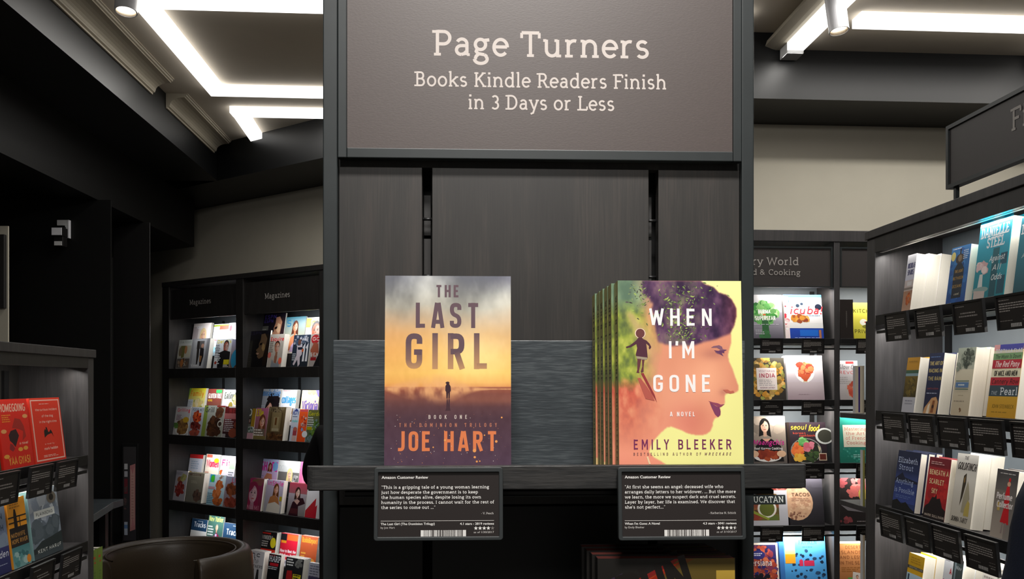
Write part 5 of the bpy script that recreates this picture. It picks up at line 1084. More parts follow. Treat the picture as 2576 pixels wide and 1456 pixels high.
sn = Unit(130, 5.40, 0)
t = thing('wall_sensor', 'white bracket and black camera with two light squares on the black wall', 'security camera', sn.mat)
def sb(px0, px1, py0, py1, ya, yb, nm, mat, bev=.002):
    xa, za = sn.hit(px0, py1, ya); xb, zb2 = sn.hit(px1, py0, ya); MB().box(xa, xb, ya, yb, za, zb2).build(nm, mat, t, bevel=bev)
sb(143, 173, 553, 567, .03, .045, 'mounting_plate', 'ledcap'); sb(163, 170.5, 567, 598.5, .03, .045, 'mounting_plate', 'ledcap'); sb(170.6, 173.2, 553, 598.5, .025, .049, 'mounting_edge', 'shade', 0)
sb(128.5, 156, 571, 593, -.05, .02, 'camera_body', 'blackgloss'); sb(129.5, 154.8, 572.5, 591, -.055, -.051, 'light_square', 'shade', .001)
sb(135, 158, 593, 619, -.035, .02, 'camera_body', 'blackgloss'); sb(136, 155, 606.5, 617, -.04, -.036, 'light_square', 'ledcap', .001); sb(150, 164, 570, 595, .02, .045, 'arm', 'metalb')

# ================================================================== PEOPLE
def skin_obj(name, mat, verts, edges, rad, parent, root=0, sub=2):
    me = bpy.data.meshes.new(name); me.from_pydata(verts, edges, []); me.materials.append(M[mat])
    bm = bmesh.new(); bm.from_mesh(me); bm.verts.layers.skin.verify(); bm.to_mesh(me); bm.free()
    o = bpy.data.objects.new(name, me); C.objects.link(o); o.parent = parent
    for i, r in enumerate(rad):
        sv = me.skin_vertices[0].data[i]; sv.radius = (r, r) if not isinstance(r, tuple) else r
    me.skin_vertices[0].data[root].use_root = True
    sk = o.modifiers.new('skin', 'SKIN'); sk.use_smooth_shade = True; ss = o.modifiers.new('sub', 'SUBSURF'); ss.levels = sub; ss.render_levels = sub
    return o
def person(x, y, face, coat, trousers, label, elbow=.27, hgt=1.0, hair_long=True, hang=False):
    t = thing('person', label, 'person', Matrix.Translation((x, y, 0)) @ Matrix.Rotation(face, 4, 'Z') @ Matrix.Scale(hgt, 4))
    V = [(0, 0, .95), (0, 0, 1.12), (0, 0, 1.30), (0, 0, 1.42), (0, 0, 1.50), (0, .01, 1.58), (0, .01, 1.66), (0, .0, 1.70)]
    E = [(0, 1), (1, 2), (2, 3), (3, 4), (4, 5), (5, 6), (6, 7)]; Rr = [.13, .12, .135, .08, .055, .075, .078, .05]
    arms = []
    for s in (-1, 1):
        k = len(V); V += [(s*.17, 0, 1.36), (s*elbow, .03, 1.16), (s*(elbow-.07), .22, 1.10), (s*(elbow-.10), .28, 1.10)] if not hang else [(s*.17, 0, 1.36), (s*.225, -.01, 1.10), (s*.235, .05, .88), (s*.235, .06, .82)]; E += [(2, k), (k, k+1), (k+1, k+2), (k+2, k+3)]; Rr += [.06, .045, .032, .036]
        V += [(s*.09, 0, .88), (s*.10, .0, .50), (s*.10, 0, .10), (s*.10, .10, .05)]; E += [(0, k+4), (k+4, k+5), (k+5, k+6), (k+6, k+7)]; Rr += [.09, .06, .045, .035]
        for q, (dx, L) in enumerate(((-.027, .065), (-.009, .078), (.010, .082), (.028, .072))):
            j = len(V); V += [(s*(elbow-.11)+dx, .33, 1.10), (s*(elbow-.11)+dx*1.1, .33+L*.55, 1.095), (s*(elbow-.11)+dx*1.1, .33+L, 1.075)] if not hang else [(s*.235, .06+dx, .775), (s*.23, .065+dx*1.1, .775-L*.55), (s*.222, .065+dx*1.1, .775-L)]; E += [(k+3, j), (j, j+1), (j+1, j+2)]; Rr += [.0095, .009, .0075]
        j = len(V); V += [(s*(elbow-.155), .30, 1.105), (s*(elbow-.175), .345, 1.10)] if not hang else [(s*.215, .10, .80), (s*.205, .115, .755)]; E += [(k+3, j), (j, j+1)]; Rr += [.011, .009]
    skin_obj('body', 'skin', V, E, Rr, t, 0)
    # coat: trunk and sleeves
    V = [(0, 0, .80), (0, 0, 1.0), (0, 0, 1.15), (0, 0, 1.30), (0, 0, 1.41), (0, 0, 1.45)]; E = [(0, 1), (1, 2), (2, 3), (3, 4), (4, 5)]; Rr = [(.20, .15), (.19, .15), (.175, .14), (.185, .14), (.11, .10), (.075, .075)]
    for s in (-1, 1):
        k = len(V); V += [(s*.18, 0, 1.355), (s*(elbow-.02), .02, 1.24), (s*elbow, .03, 1.15), (s*(elbow-.06), .19, 1.105)] if not hang else [(s*.18, 0, 1.355), (s*.215, 0, 1.22), (s*.225, -.01, 1.10), (s*.235, .045, .90)]; E += [(3, k), (k, k+1), (k+1, k+2), (k+2, k+3)]; Rr += [.085, .072, .066, .05]
    skin_obj('coat', coat, V, E, Rr, t, 1)
    V = [(0, 0, .95), (0, 0, .86)]; E = [(0, 1)]; Rr = [.15, .14]
    for s in (-1, 1):
        k = len(V); V += [(s*.10, 0, .74), (s*.105, 0, .48), (s*.105, 0, .12)]; E += [(1, k), (k, k+1), (k+1, k+2)]; Rr += [.095, .07, .055]
    skin_obj('trousers', trousers, V, E, Rr, t, 0)
    V = [(0, -.01, 1.74), (0, -.035, 1.66), (0, -.07, 1.55)] + ([(0, -.10, 1.42), (0, -.11, 1.32)] if hair_long else [(0, -.07, 1.52)]); E = [(i, i+1) for i in range(len(V)-1)]
    skin_obj('hair', 'hair', V, E, [.07, .086, .075]+([.085, .06] if hair_long else [.05]), t, 1)
    for s in (-1, 1):
        MB().cyl((s*.028, .083, 1.645), (s*.028, .090, 1.645), .009, n=12).build('eye', 'void', t)
        MB().cyl((s*.10, -.08, .02), (s*.10, .16, .02), .045, .04, n=16).build('shoe', 'blackcloth', t)
    MB().cyl((0, .082, 1.64), (0, .104, 1.612), .006, .012, n=10).build('nose', 'skin', t)
person(-.835, 4.6, R(0), 'blackcloth', 'blackcloth', 'person in a black coat half hidden behind the centre display', elbow=.25, hgt=1.09)
person(1.165, 1.55, R(-90), 'navy', 'blackcloth', 'person in a navy coat cut off by the right edge of the view', elbow=.2, hgt=1.13, hang=True, hair_long=False)
# ================================================================== CENTRE DISPLAY
FX = Unit(1354, 1.11, R(2.2))
fh = lambda px, py, y=0: FX.hit(px, py, y)
fx = thing('display_stand', 'dark wooden display stand in the centre with a large sign above one shelf', 'display stand', FX.mat)
TOP = CAMH+.62; BOT = 0.0
ys = -.009                                   # stile face
xl0, xl1 = fh(812, 965, ys)[0], fh(849, 965, ys)[0]; xr0, xr1 = fh(1866, 965, ys)[0], fh(1897, 965, ys)[0]
MB().box(xl0, xl1, ys, .02, BOT, TOP).build('side_post', 'metal', fx, bevel=.0015)
MB().box(xr0, xr1, ys, .02, BOT, TOP).build('side_post', 'metal', fx, bevel=.0015)
MB().box(xl0+.004, xr1-.004, .05, .075, BOT, TOP).build('back_board', 'void', fx)
MB().box(xl0+.001, xl0+.012, .02, .30, BOT, TOP).build('side_panel', 'unit', fx); MB().box(xr1-.012, xr1-.001, .02, .30, BOT, TOP).build('side_panel', 'unit', fx)
ptop = fh(1354, 424)[1]; pmid = fh(1354, 1180)[1]
sl = [fh(v, 965)[0] for v in (1062, 1087, 1632, 1656)]
zlow = fh(1354, 1262)[1]
for (a_, b_, nm) in ((xl1+.0004, sl[0], 0), (sl[1], sl[2], 1), (sl[3], xr0-.0004, 2)):
    MB().box(a_, b_, 0, .018, CAMH-.16, ptop).build('wood_panel', 'panel', fx, bevel=.0006)
    MB().box(a_, b_, .006, .02, .08, CAMH-.164).build('lower_panel', 'metalb', fx)
MB().box(xl1, xr0, .004, .02, ptop+.0008, ptop+.02).build('cross_rail', 'rackw', fx)
MB().box(xl1, xr0, .004, .018, 0, .078).build('plinth', 'unit', fx)
for (a_, b_) in ((sl[0], sl[1]), (sl[2], sl[3])):
    s_ = MB()
    for (za, zb) in ((470, 575), (584, 720), (728, 860), (868, 1000)):
        s_.box(a_+.0006, b_-.0035, .028, .034, fh(a_, zb)[1], fh(a_, za)[1])
    st = s_.build('slot_rail', 'rackw', fx)
    for zr in (548, 692, 836):
        z = fh(1354, zr)[1]; MB().cyl((a_-.001, .014, z), (b_+.001, .014, z), .0021, n=10).build('rung', 'metalb', st, smooth=True)

# --- sign
sg = -.016
sx0, sx1 = fh(849.5, 390, sg)[0], fh(1866, 390, sg)[0]; sz0 = fh(1354, 401, sg)[1]
ix0, ix1 = fh(872, 390, sg)[0], fh(1845, 390, sg)[0]; iz0 = fh(1354, 376, sg)[1]; sz1 = TOP
sb_ = MB().box(ix0-.004, ix1+.004, sg+.005, sg+.012, iz0-.004, sz1-.014).build('sign_board', 'signface', fx)
MB().box(sx0, ix0, sg, sg+.012, sz0, sz1).build('sign_frame', 'metal', sb_, bevel=.001)
MB().box(ix1, sx1, sg, sg+.012, sz0, sz1).build('sign_frame', 'metal', sb_, bevel=.001)
MB().box(ix0+.0002, ix1-.0002, sg, sg+.012, sz0, iz0).build('sign_frame', 'metal', sb_, bevel=.001)
MB().box(ix0+.0002, ix1-.0002, sg, sg+.012, sz1-.016, sz1).build('sign_frame', 'metal', sb_, bevel=.001)
MB().box(sx0+.004, sx1-.004, sg+.012, .004, sz0+.002, sz1).build('sign_backing', 'metalb', sb_)
a = Art(1, 1, dz=6e-5)
def sign_line(s, xa, xb, yb, capx, w=10.0):
    x0, z0 = fh(xa, yb, sg+.005); x1, _ = fh(xb, yb, sg+.005); z1 = fh((xa+xb)/2, yb-capx, sg+.005)[1]; zz = fh((xa+xb)/2, yb, sg+.005)[1]
    a.polys(text_polys(s, x0, zz, z1-zz, width=x1-x0, weight=w, seg=18), (0, 0, 0))
sign_line('Page Turners', 1086, 1636, 143.5, 64, 9.0)
sign_line('Books Kindle Readers Finish', 1042, 1678, 221, 37, 8.8)
sign_line('in 3 Days or Less', 1176, 1547, 277, 37, 8.8)
v = MB(); v.v = [(p[0], p[1]+sg+.005, p[2]) for p in a.v]; v.f = a.f; v.m = [0]*len(a.f); v.build('lettering', 'white', sb_)

# --- plank and shelf
pk = -.034
zS = CAMH - .1075
px0, px1 = fh(838, 965, pk)[0], fh(1874, 965, pk)[0]
MB().box(px0, px1, pk, pk+.018, zS-.004, fh(1354, 856, pk)[1]).build('back_plank', 'plank', fx, bevel=.0008)
ff = -.226
zlt, zlb = fh(1399, 1171, ff)[1], fh(1399, 1230, ff)[1]
sxa, sxb = fh(768, 965, ff)[0], fh(2030, 965, ff)[0]
sh = MB().box(sxa+.001, sxb-.001, ff+.011, pk-.001, zS-.006, zS).build('shelf', 'shelf', fx)
r = .010; pts = []
fr = MB(); o_ = [(sxa, ff+.011)]
for i in range(7): t_ = math.pi+math.pi/2*i/6; o_.append((sxa+r+r*math.cos(t_), ff+r+r*math.sin(t_)))
for i in range(7): t_ = 1.5*math.pi+math.pi/2*i/6; o_.append((sxb-.004+.004*math.cos(t_), ff+.004+.004*math.sin(t_)))
o_ += [(sxb, ff+.011)]
fr.slab(o_, zlb, zlt); fr.build('front_board', 'shelf', sh, bevel=.0007)
# bracket tray below
bz1, bz0 = fh(1399, 1233, ff+.02)[1], fh(1399, 1248.5, ff+.02)[1]
bxa, bxb = fh(866, 965, ff+.02)[0], fh(1947, 965, ff+.02)[0]
MB().box(bxa, bxb, ff+.02, -.02, bz0+.0012, bz1).build('bracket_tray', 'metalb', fx, bevel=.001)
MB().box(bxa, bxb, ff+.0195, ff+.0215, bz0, bz0+.0010).build('tray_edge', 'metal', fx)

# --- printed colour fields for the two covers
def lin_arr(a_): a_ = a_/255.0; return np.where(a_ <= .04045, a_/12.92, ((a_+.055)/1.055)**2.4)
def stops(v, st):
    ks = [s[0] for s in st]; return np.stack([np.interp(v, ks, [s[1][c] for s in st]) for c in range(3)], -1)
def inside(px, py, poly):
    n = len(poly); res = np.zeros(px.shape, bool)
    for i in range(n):
        x0, y0 = poly[i]; x1, y1 = poly[i-1]
        if y0 == y1: continue
        c = ((y0 > py) != (y1 > py)) & (px < (x1-x0)*(py-y0)/(y1-y0)+x0); res ^= c
    return res

def place_cover(pxBL, pxBR, pyB, pyT, y0, lean, z):
    x0 = fh(pxBL, pyB, y0)[0]; x1 = fh(pxBR, pyB, y0)[0]; h = .2
    for _ in range(4): h = (fh((pxBL+pxBR)/2, pyT, y0+h*math.sin(lean))[1]-z)/math.cos(lean)
    return x0, x1-x0, h

# The Last Girl
bz = zS + .0005
BY = -.195; LEAN = .055
x0, w, h = place_cover(966, 1286, 1170, 697, BY, LEAN, bz)
# the foot of the book is hidden a little behind the lip: map the photographed part of the cover on to its upper part
zvis = fh(1126, 1170, BY)[1]; vis0 = (zvis-bz)/h
A1 = Art(w, h, dz=7e-6)
def CM(tl, tr, bl, br, w, h, v0):
    """crop pixels of a cover to metres on it"""
    def f(px, py):
        t = (py-tl[1])/(bl[1]-tl[1]); xl = tl[0]+(bl[0]-tl[0])*t; xr = tr[0]+(br[0]-tr[0])*t
        return (px-xl)/(xr-xl)*w, h*(1-t*(1-v0))
    return f
c1 = CM((190, 102), (1035, 96), (178, 1374), (1040, 1374), w, h, vis0)
W_, H_ = 150, 224
vv = np.linspace(0, 1, H_)[:, None]*np.ones((1, W_)); uu = np.linspace(0, 1, W_)[None, :]*np.ones((H_, 1))
n1 = vnoise(W_, H_, 3, 5, 5); n2 = vnoise(W_, H_, 5, 9, 5)
vt = vv/(1-vis0*0.0)*1.0
vp = np.clip(vv/(1-vis0), 0, 1)
base = stops(vp+(n1-.5)*.10*(vp < .5), [(0, (150, 152, 158)), (.10, (178, 178, 172)), (.17, (186, 182, 168)), (.24, (205, 180, 148)), (.32, (226, 178, 118)), (.42, (245, 190, 105)), (.52, (252, 200, 104)), (.57, (244, 182, 96)), (.590, (232, 158, 90)), (.596, (158, 88, 66)), (.62, (140, 78, 62)), (.64, (124, 72, 64)), (.70, (96, 62, 66)), (.76, (82, 56, 66)), (1.0, (84, 62, 80))])
cl = np.clip((n2*.6+n1*.4-.5)*6, -1, 1)*np.clip((.30-vp)/.2, 0, 1); base += cl[..., None]*np.array([46, 46, 44])*.95
dk = np.clip((uu-.72)*3, 0, 1)*np.clip((.10-vp)/.08, 0, 1)*.5; base = base*(1-dk[..., None])+np.array([96, 96, 120])*dk[..., None]
glow = np.exp(-((uu-.72)/.30)**2-((vp-.42)/.14)**2); base = base+glow[..., None]*np.array([22, 38, 44])
glow = np.exp(-((uu-.02)/.25)**2-((vp-.42)/.16)**2)*.6; base = base*(1-glow[..., None]*.35)+np.array([226, 140, 84])*glow[..., None]*.35
n4 = vnoise(W_, H_, 14, 31, 4); sp_ = np.clip(1.3-np.abs(vp-.605)/(.065*np.exp(-((uu-.45)/.20)**2)+.030*np.exp(-((uu-.18)/.16)**2)+.002), 0, 1)*np.clip(n4*3.2-.75, 0, 1)
base = base*(1-sp_[..., None]*.85)+np.array([242, 180, 122])*sp_[..., None]*.85
wt = np.clip((vp-.63)*22, 0, 1)*np.clip((.70-vp)*16, 0, 1)*np.clip(uu*1.5-.1+(n2-.5), 0, 1); base = base*(1-wt[..., None]*.6)+np.array([196, 120, 84])*wt[..., None]*.6
wt = np.clip((vp-.655-(.015*uu))*40, 0, 1)*np.clip((.72-vp)*20, 0, 1)*.4; base = base*(1-wt[..., None])+np.array([96, 60, 62])*wt[..., None]
base += (vnoise(W_, H_, 30, 3, 2)-.5)[..., None]*10
A1.field(lin_arr(np.clip(base, 0, 255)))
def ctext(A, cm, s, xa, xb, yb, cap, col, wt_=12, sx=None, fit=True, serif=False, sq=3.2, fade=None, slant=0):
    X0, Y0 = cm(xa, yb); X1, _ = cm(xb, yb); k = cm(xa, yb-cap)[1]-Y0
    L = text_polys(s, X0, Y0, k, sx=sx or 1, weight=wt_, serif=serif, width=X1-X0, track='fit' if sx else 0, sq=sq, seg=14, slant=slant, din=True)
    A.polys(L, (lambda p, q: fade(q)) if fade else col)
TC = rgb(100, 78, 86)
ctext(A1, c1, 'THE', 530, 686, 248, 84, TC, 12.5, sx=.78)
ctext(A1, c1, 'LAST', 392, 820, 457, 172, TC, 11.2, sx=.76)
yg = c1(500, 736)[1]; yh = c1(500, 640)[1]
ctext(A1, c1, 'GIRL', 322, 882, 736, 244, TC, 10.8, sx=.76, fade=lambda q: lerp(rgb(196, 148, 104), TC, min(1, max(0, (q-yg)/(yh-yg)))))
ctext(A1, c1, 'BOOK ONE', 478, 740, 1072, 27, rgb(214, 200, 190), 10, sx=.85)
ctext(A1, c1, 'THE DOMINION TRILOGY', 280, 942, 1126, 26, rgb(196, 124, 96), 10, sx=.85)
OR = rgb(226, 128, 80)
ctext(A1, c1, 'JOE', 264, 494, 1288, 134, OR, 11.4, sx=.80); ctext(A1, c1, 'HART', 582, 942, 1288, 134, OR, 11.4, sx=.80)
def cp(A, cm, pts, col): A.poly([cm(*p) for p in pts], col)
DKF = rgb(62, 38, 46)
def mirror(pts): return [tuple(p) for p in pts]
cp(A1, c1, [(600, 935), (598, 890), (592, 880), (593, 850), (600, 840), (598, 832), (592, 830), (600, 822), (612, 820), (622, 828), (618, 834), (622, 842), (628, 852), (630, 880), (624, 892), (622, 935), (614, 935), (612, 895), (608, 935)][::-1], DKF)
cp(A1, c1, [(602, 938), (598, 1000), (592, 1016), (628, 1016), (624, 996), (622, 938), (614, 938), (612, 975), (608, 938)][::-1], rgb(72, 46, 54))
rs = random.Random(4)
for i in range(70):
    x_, y_ = rs.uniform(190, 1030), rs.uniform(1040, 1368); q = rs.uniform(1.2, 3.2); cx_, cy_ = c1(x_, y_); kk = w/860
    A1.ell(cx_, cy_, q*kk, q*kk, rs.choice([rgb(230, 150, 96), rgb(200, 190, 186), rgb(170, 110, 96)]), 6); A1.layer -= .95
for x_, y_, q in ((938, 1224, 9), (790, 1285, 12), (792, 1329, 8), (806, 1358, 7), (826, 1356, 5), (975, 1063, 6), (510, 1262, 5), (858, 1182, 5), (590, 1215, 8)):
    cx_, cy_ = c1(x_, y_); A1.ell(cx_, cy_, q*w/860, q*w/860, rgb(238, 160, 92), 12)
me = cover_mesh('cover', w, h, .024, A1, rgb(74, 54, 66)); pm = pages_mesh(w, h, .024)
def stand(name, label, me, pm, x, y, z, lean, t, group=None):
    r = thing(name, label, 'book', FX.mat @ Matrix.Translation((x, y, z+t*math.sin(lean))) @ Matrix.Rotation(-lean, 4, 'X'), group)
    add('cover', me, r); add('pages', pm, r); return r
g_ = 'copies of the sunset-covered paperback'
stand('paperback_book', 'sunset-covered paperback with dark purple title, front copy on the centre shelf', me, pm, x0, BY, bz, LEAN, .024, g_)
for i in range(2):
    stand('paperback_book', ['second', 'third'][i]+' copy of the sunset-covered paperback, hidden behind the front one', me, pm, x0+.0006*(i+1), BY+.0245*(i+1), bz, LEAN, .024, g_)

# When I'm Gone
BY = -.210; LEAN = .05
x0, w, h = place_cover(1558, 1872, 1170, 709, BY, LEAN, bz)
zvis = fh(1715, 1170, BY)[1]; vis0 = (zvis-bz)/h
A2 = Art(w, h, dz=7e-6)
c2 = CM((255, 83), (1110, 81), (275, 1370), (1155, 1370), w, h, vis0)
W_, H_ = 190, 280
PX = np.zeros((H_, W_)); PY = np.zeros((H_, W_))
uu = np.linspace(0, 1, W_)[None, :]*np.ones((H_, 1)); vv = np.clip(np.linspace(0, 1, H_)[:, None]*np.ones((1, W_))/(1-vis0), 0, 1.04)
PY = 83+vv*1288; XL = 255+vv*20; XR = 1110+vv*45; PX = XL+uu*(XR-XL)
headp = [(800, 60), (860, 105), (920, 125), (960, 165), (1010, 180), (1050, 215), (1080, 270), (1085, 330), (1070, 400), (1045, 455), (1050, 500), (1048, 530), (1034, 580), (1030, 610), (1036, 650), (1060, 700), (1085, 770), (1106, 826), (1108, 850), (1096, 868), (1070, 878), (1045, 878), (1018, 882), (1010, 900), (1014, 930), (1012, 950), (990, 968), (978, 974), (985, 1005), (982, 1030), (968, 1042), (942, 1055), (932, 1080), (928, 1110), (912, 1145), (880, 1166), (830, 1172), (760, 1160), (700, 1132), (640, 1110), (605, 1118), (560, 1158), (520, 1205), (500, 1235), (484, 1285), (520, 1325), (580, 1358), (640, 1400), (200, 1400), (200, 60)]
mask = inside(PX, PY, headp).astype(float)
k_ = np.array([.25, .5, .25])
for _ in range(1):
    mask = sum(np.roll(mask, d, 0)*q for d, q in zip((-1, 0, 1), k_)); mask = sum(np.roll(mask, d, 1)*q for d, q in zip((-1, 0, 1), k_))
    mask[:, 0] = mask[:, 1]; mask[:, -1] = mask[:, -2]; mask[0] = mask[1]; mask[-1] = mask[-2]
hairp = [(420, 60), (800, 60), (860, 105), (920, 125), (960, 165), (1010, 180), (1050, 215), (1080, 270), (1085, 330), (1070, 400), (1045, 455), (1000, 472), (930, 500), (850, 518), (790, 540), (720, 545), (640, 540), (560, 520), (520, 440), (470, 300), (440, 180)]
hm = inside(PX+(vnoise(W_, H_, 9, 41, 4)-.5)*190*np.clip((640-PX)/140, 0, 1), PY+(vnoise(W_, H_, 12, 42, 3)-.5)*40*np.clip((900-PX)/200, 0, 1), hairp).astype(float)
for _ in range(4): hm = sum(np.roll(hm, d, 0)*q for d, q in zip((-1, 0, 1), k_)); hm = sum(np.roll(hm, d, 1)*q for d, q in zip((-1, 0, 1), k_))
n1 = vnoise(W_, H_, 6, 21, 5); n2 = vnoise(W_, H_, 20, 22, 4); n3 = vnoise(W_, H_, 3, 23, 3)
yel = np.array([250, 246, 158.]); skin = np.array([234, 156, 124.])
bg = yel[None, None, :] + ((n3-.5)*8)[..., None] + np.clip((600-PY)/900, 0, 1)[..., None]*np.array([0, 4, 18])
fc = skin + (n3-.5)[..., None]*26 + np.exp(-((PX-900)/150)**2-((PY-760)/160)**2)[..., None]*np.array([14, 20, 14]) + np.exp(-((PX-760)/120)**2-((PY-1060)/110)**2)[..., None]*np.array([-14, -22, -14]) + np.clip((PX-700)/500, -1, 1)[..., None]*np.array([-6, -8, -6]) + np.clip((PY-900)/400, 0, 1)[..., None]*np.array([6, -6, -2])
# foliage, path, red ground at the left
green = stops(n2*.6+n1*.4, [(.2, (60, 74, 50)), (.4, (104, 120, 62)), (.55, (150, 164, 66)), (.75, (206, 208, 96))])
sky = stops(n1, [(.3, (92, 118, 96)), (.6, (140, 166, 128)), (.8, (176, 196, 150))])
t1 = np.clip((330-PY)/120, 0, 1)[..., None]; gr = green*(1-t1)+sky*t1
path = np.exp(-((PX-(330+(PY-300)*.56))/(26+np.clip(PY-300, 0, 400)*.16))**2)*np.clip((PY-290)/40, 0, 1)*np.clip((900-PY)/300, 0, 1)
gr = gr*(1-path[..., None]*.75)+np.array([196, 166, 120])*path[..., None]*.75
red = stops(n2*.6+n1*.4, [(.25, (170, 70, 66)), (.5, (214, 104, 82)), (.75, (240, 158, 120))])
t2 = np.clip((PY-760)/90+(n2-.5)*1.2, 0, 1)[..., None]; gr = gr*(1-t2)+red*t2
sct = np.clip((560+(n1-.5)*160-PX)/190, 0, 1)*np.clip((1300-PY)/420, 0, 1); sct = sct[..., None]
fc = fc*(1-sct)+gr*sct
hair = stops(n1*.5+n2*.5, [(.28, (52, 32, 62)), (.5, (92, 60, 94)), (.72, (140, 100, 122))]) + np.clip((PX-950)/150, 0, 1)[..., None]*np.array([20, 0, -16])
fol = np.exp(-((PX-(700-np.abs(PY-300)*.1))/130)**2)*np.clip(n2*3-1.25, 0, 1); hair = hair*(1-fol[..., None]*.55)+np.array([120, 136, 84])*fol[..., None]*.55
fc = fc*(1-hm[..., None])+hair*hm[..., None]
# cheek, temple, jaw modelling printed on the cover
sh_ = np.exp(-((PX-930)/90)**2-((PY-600)/40)**2)*.35+np.exp(-((PX-1000)/30)**2-((PY-870)/26)**2)*.3; fc = fc*(1-sh_[..., None])+np.array([150, 86, 84])*sh_[..., None]
img = bg*(1-mask[..., None])+fc*mask[..., None]
ft_ = np.clip((PY-1230)/120, 0, 1)*np.clip((500-PX)/300, 0, 1); img = img*(1-ft_[..., None]*.5)+np.array([238, 140, 120])*ft_[..., None]*.5
A2.field(lin_arr(np.clip(img, 0, 255)))
def leaf(x_, y_, s_, an, col):
    c_, s2 = math.cos(an), math.sin(an)
    P_ = [c2(x_+s_*(a_*c_-b_*s2), y_+s_*(a_*s2+b_*c_)) for a_, b_ in ((-1, 0), (-.3, -.34), (.4, -.26), (1, 0), (.4, .26), (-.3, .34))][::-1]
    A2.put(P_, [tuple(range(6))], col, False); A2.layer += .04
rs = random.Random(11)
for i in range(420):
    if i < 130: x_, y_ = rs.gauss(710, 95), rs.gauss(190, 60)
    elif i < 190: x_, y_ = rs.gauss(410, 35), rs.gauss(170, 55)
    elif i < 310: x_, y_ = rs.gauss(670, 70), rs.gauss(330, 60)
    else: x_, y_ = rs.gauss(720, 60), rs.gauss(440, 40)
    if x_ < 270 or y_ < 95 or y_ > 500: continue
    leaf(x_, y_, rs.uniform(5, 15), rs.uniform(-1.4, 1.4), rs.choice([rgb(122, 146, 74), rgb(96, 116, 70), rgb(140, 156, 100), rgb(74, 84, 66), rgb(168, 190, 96), rgb(88, 78, 84), rgb(70, 66, 64)]))
# eye, brow, lips, nostril
PUR = rgb(104, 62, 98)
cp(A2, c2, [(908, 556), (925, 545), (965, 538), (985, 548), (992, 566), (1018, 570), (996, 580), (1004, 590), (984, 592), (998, 616), (972, 602), (955, 598), (938, 588), (960, 580), (975, 570), (950, 556)][::-1], rgb(134, 92, 112))
cp(A2, c2, [(930, 574), (958, 578), (988, 574), (1020, 572), (1000, 582), (1004, 594), (984, 592), (992, 614), (968, 598), (950, 590)][::-1], PUR)
cp(A2, c2, [(896, 930), (930, 940), (962, 946), (984, 956), (1012, 952), (990, 970), (976, 976), (950, 962), (920, 948)][::-1], rgb(150, 72, 98))
cp(A2, c2, [(905, 940), (950, 966), (976, 976), (984, 1004), (982, 1030), (966, 1044), (944, 1024), (922, 980)][::-1], rgb(132, 66, 100))
cp(A2, c2, [(998, 852), (1030, 850), (1050, 862), (1070, 858), (1080, 872), (1050, 880), (1020, 872)][::-1], rgb(196, 108, 88))
# child on the path and its shadow
CH = rgb(84, 46, 60); LT = rgb(240, 214, 190)
c_x, c_y = c2(414, 456); A2.ell(c_x, c_y, 37*w/860, 36*w/860, LT, 20); A2.ell(c_x, c_y, 31*w/860, 32*w/860, rgb(110, 62, 62), 20)
cp(A2, c2, [(402, 486), (426, 486), (436, 496), (458, 506), (480, 528), (492, 552), (482, 568), (474, 560), (476, 544), (456, 526), (462, 568), (468, 630), (392, 622), (384, 606), (394, 560), (388, 530), (350, 552), (318, 560), (316, 550), (344, 540), (384, 508)][::-1], CH)
cp(A2, c2, [(388, 616), (466, 626), (462, 640), (440, 644), (392, 634)][::-1], rgb(164, 150, 128))
cp(A2, c2, [(396, 634), (424, 636), (416, 680), (408, 722), (412, 734), (390, 732), (396, 710)][::-1], rgb(104, 58, 62))
cp(A2, c2, [(428, 640), (446, 640), (440, 690), (440, 726), (424, 732), (420, 724), (430, 690)][::-1], rgb(104, 58, 62))
cp(A2, c2, [(398, 770), (418, 768), (500, 880), (520, 930), (456, 915)][::-1], rgb(184, 92, 80)); cp(A2, c2, [(420, 736), (440, 734), (520, 890), (535, 940), (500, 880)][::-1], rgb(150, 56, 60))
cp(A2, c2, [(466, 1318), (478, 1316), (496, 1370), (484, 1370)][::-1], rgb(246, 214, 170))
WH = rgb(250, 246, 244)
for s, xa, xb, yb in (('WHEN', 476, 916, 402), ("I'M", 610, 798, 632), ('GONE', 505, 916, 868)): ctext(A2, c2, s, xa, xb, yb, 122, WH, 10.6, sx=1.0)
ctext(A2, c2, 'A NOVEL', 628, 803, 1038, 32, WH, 10.5, sx=.9)
ctext(A2, c2, 'EMILY BLEEKER', 374, 1066, 1268, 70, rgb(122, 48, 92), 8.8, sx=.9)
ctext(A2, c2, 'BESTSELLING AUTHOR OF', 374, 852, 1310, 20, rgb(130, 92, 92), 9, sx=1.0)
ctext(A2, c2, 'WRECKAGE', 874, 1062, 1310, 20, rgb(130, 92, 92), 10, sx=1.0, slant=.2)
# spine: olive with dark lettering, drawn lying down
T2 = .0255
class SpineArt: pass
sp2 = SpineArt(); sa = Art(T2, h, dz=7e-6); OL = rgb(184, 176, 108)
sa.rect(.0002, 0, T2-.0002, h, OL)
def vtext(s, z1_, z0_, xo, cap, col, wt_):
    L = text_polys(s, 0, 0, cap, sx=.8, weight=wt_, track='fit', width=z1_-z0_, din=True)
    sa.polys([([(xo-0+q*1.0, z1_-p) for p, q in vvv], [f[:] for f in fff]) for vvv, fff in L], col)
vtext("WHEN I'M GONE", h*.93, h*.50, T2*.30, T2*.42, rgb(74, 68, 44), 12)
vtext('EMILY BLEEKER', h*.44, h*.10, T2*.34, T2*.34, rgb(94, 84, 56), 11)
# spine faces look to -x; thickness runs away from the viewer
sp2.v = []; sp2.c = sa.c; sp2.f = [f[::-1] for f in sa.f]
for (xx, yy, zz) in sa.v: sp2.v.append((xx, yy, zz))
def spine_cover(A, w, h, t, side, sp):
    me_ = cover_mesh('cover', w, h, t, A, side)
    return me_
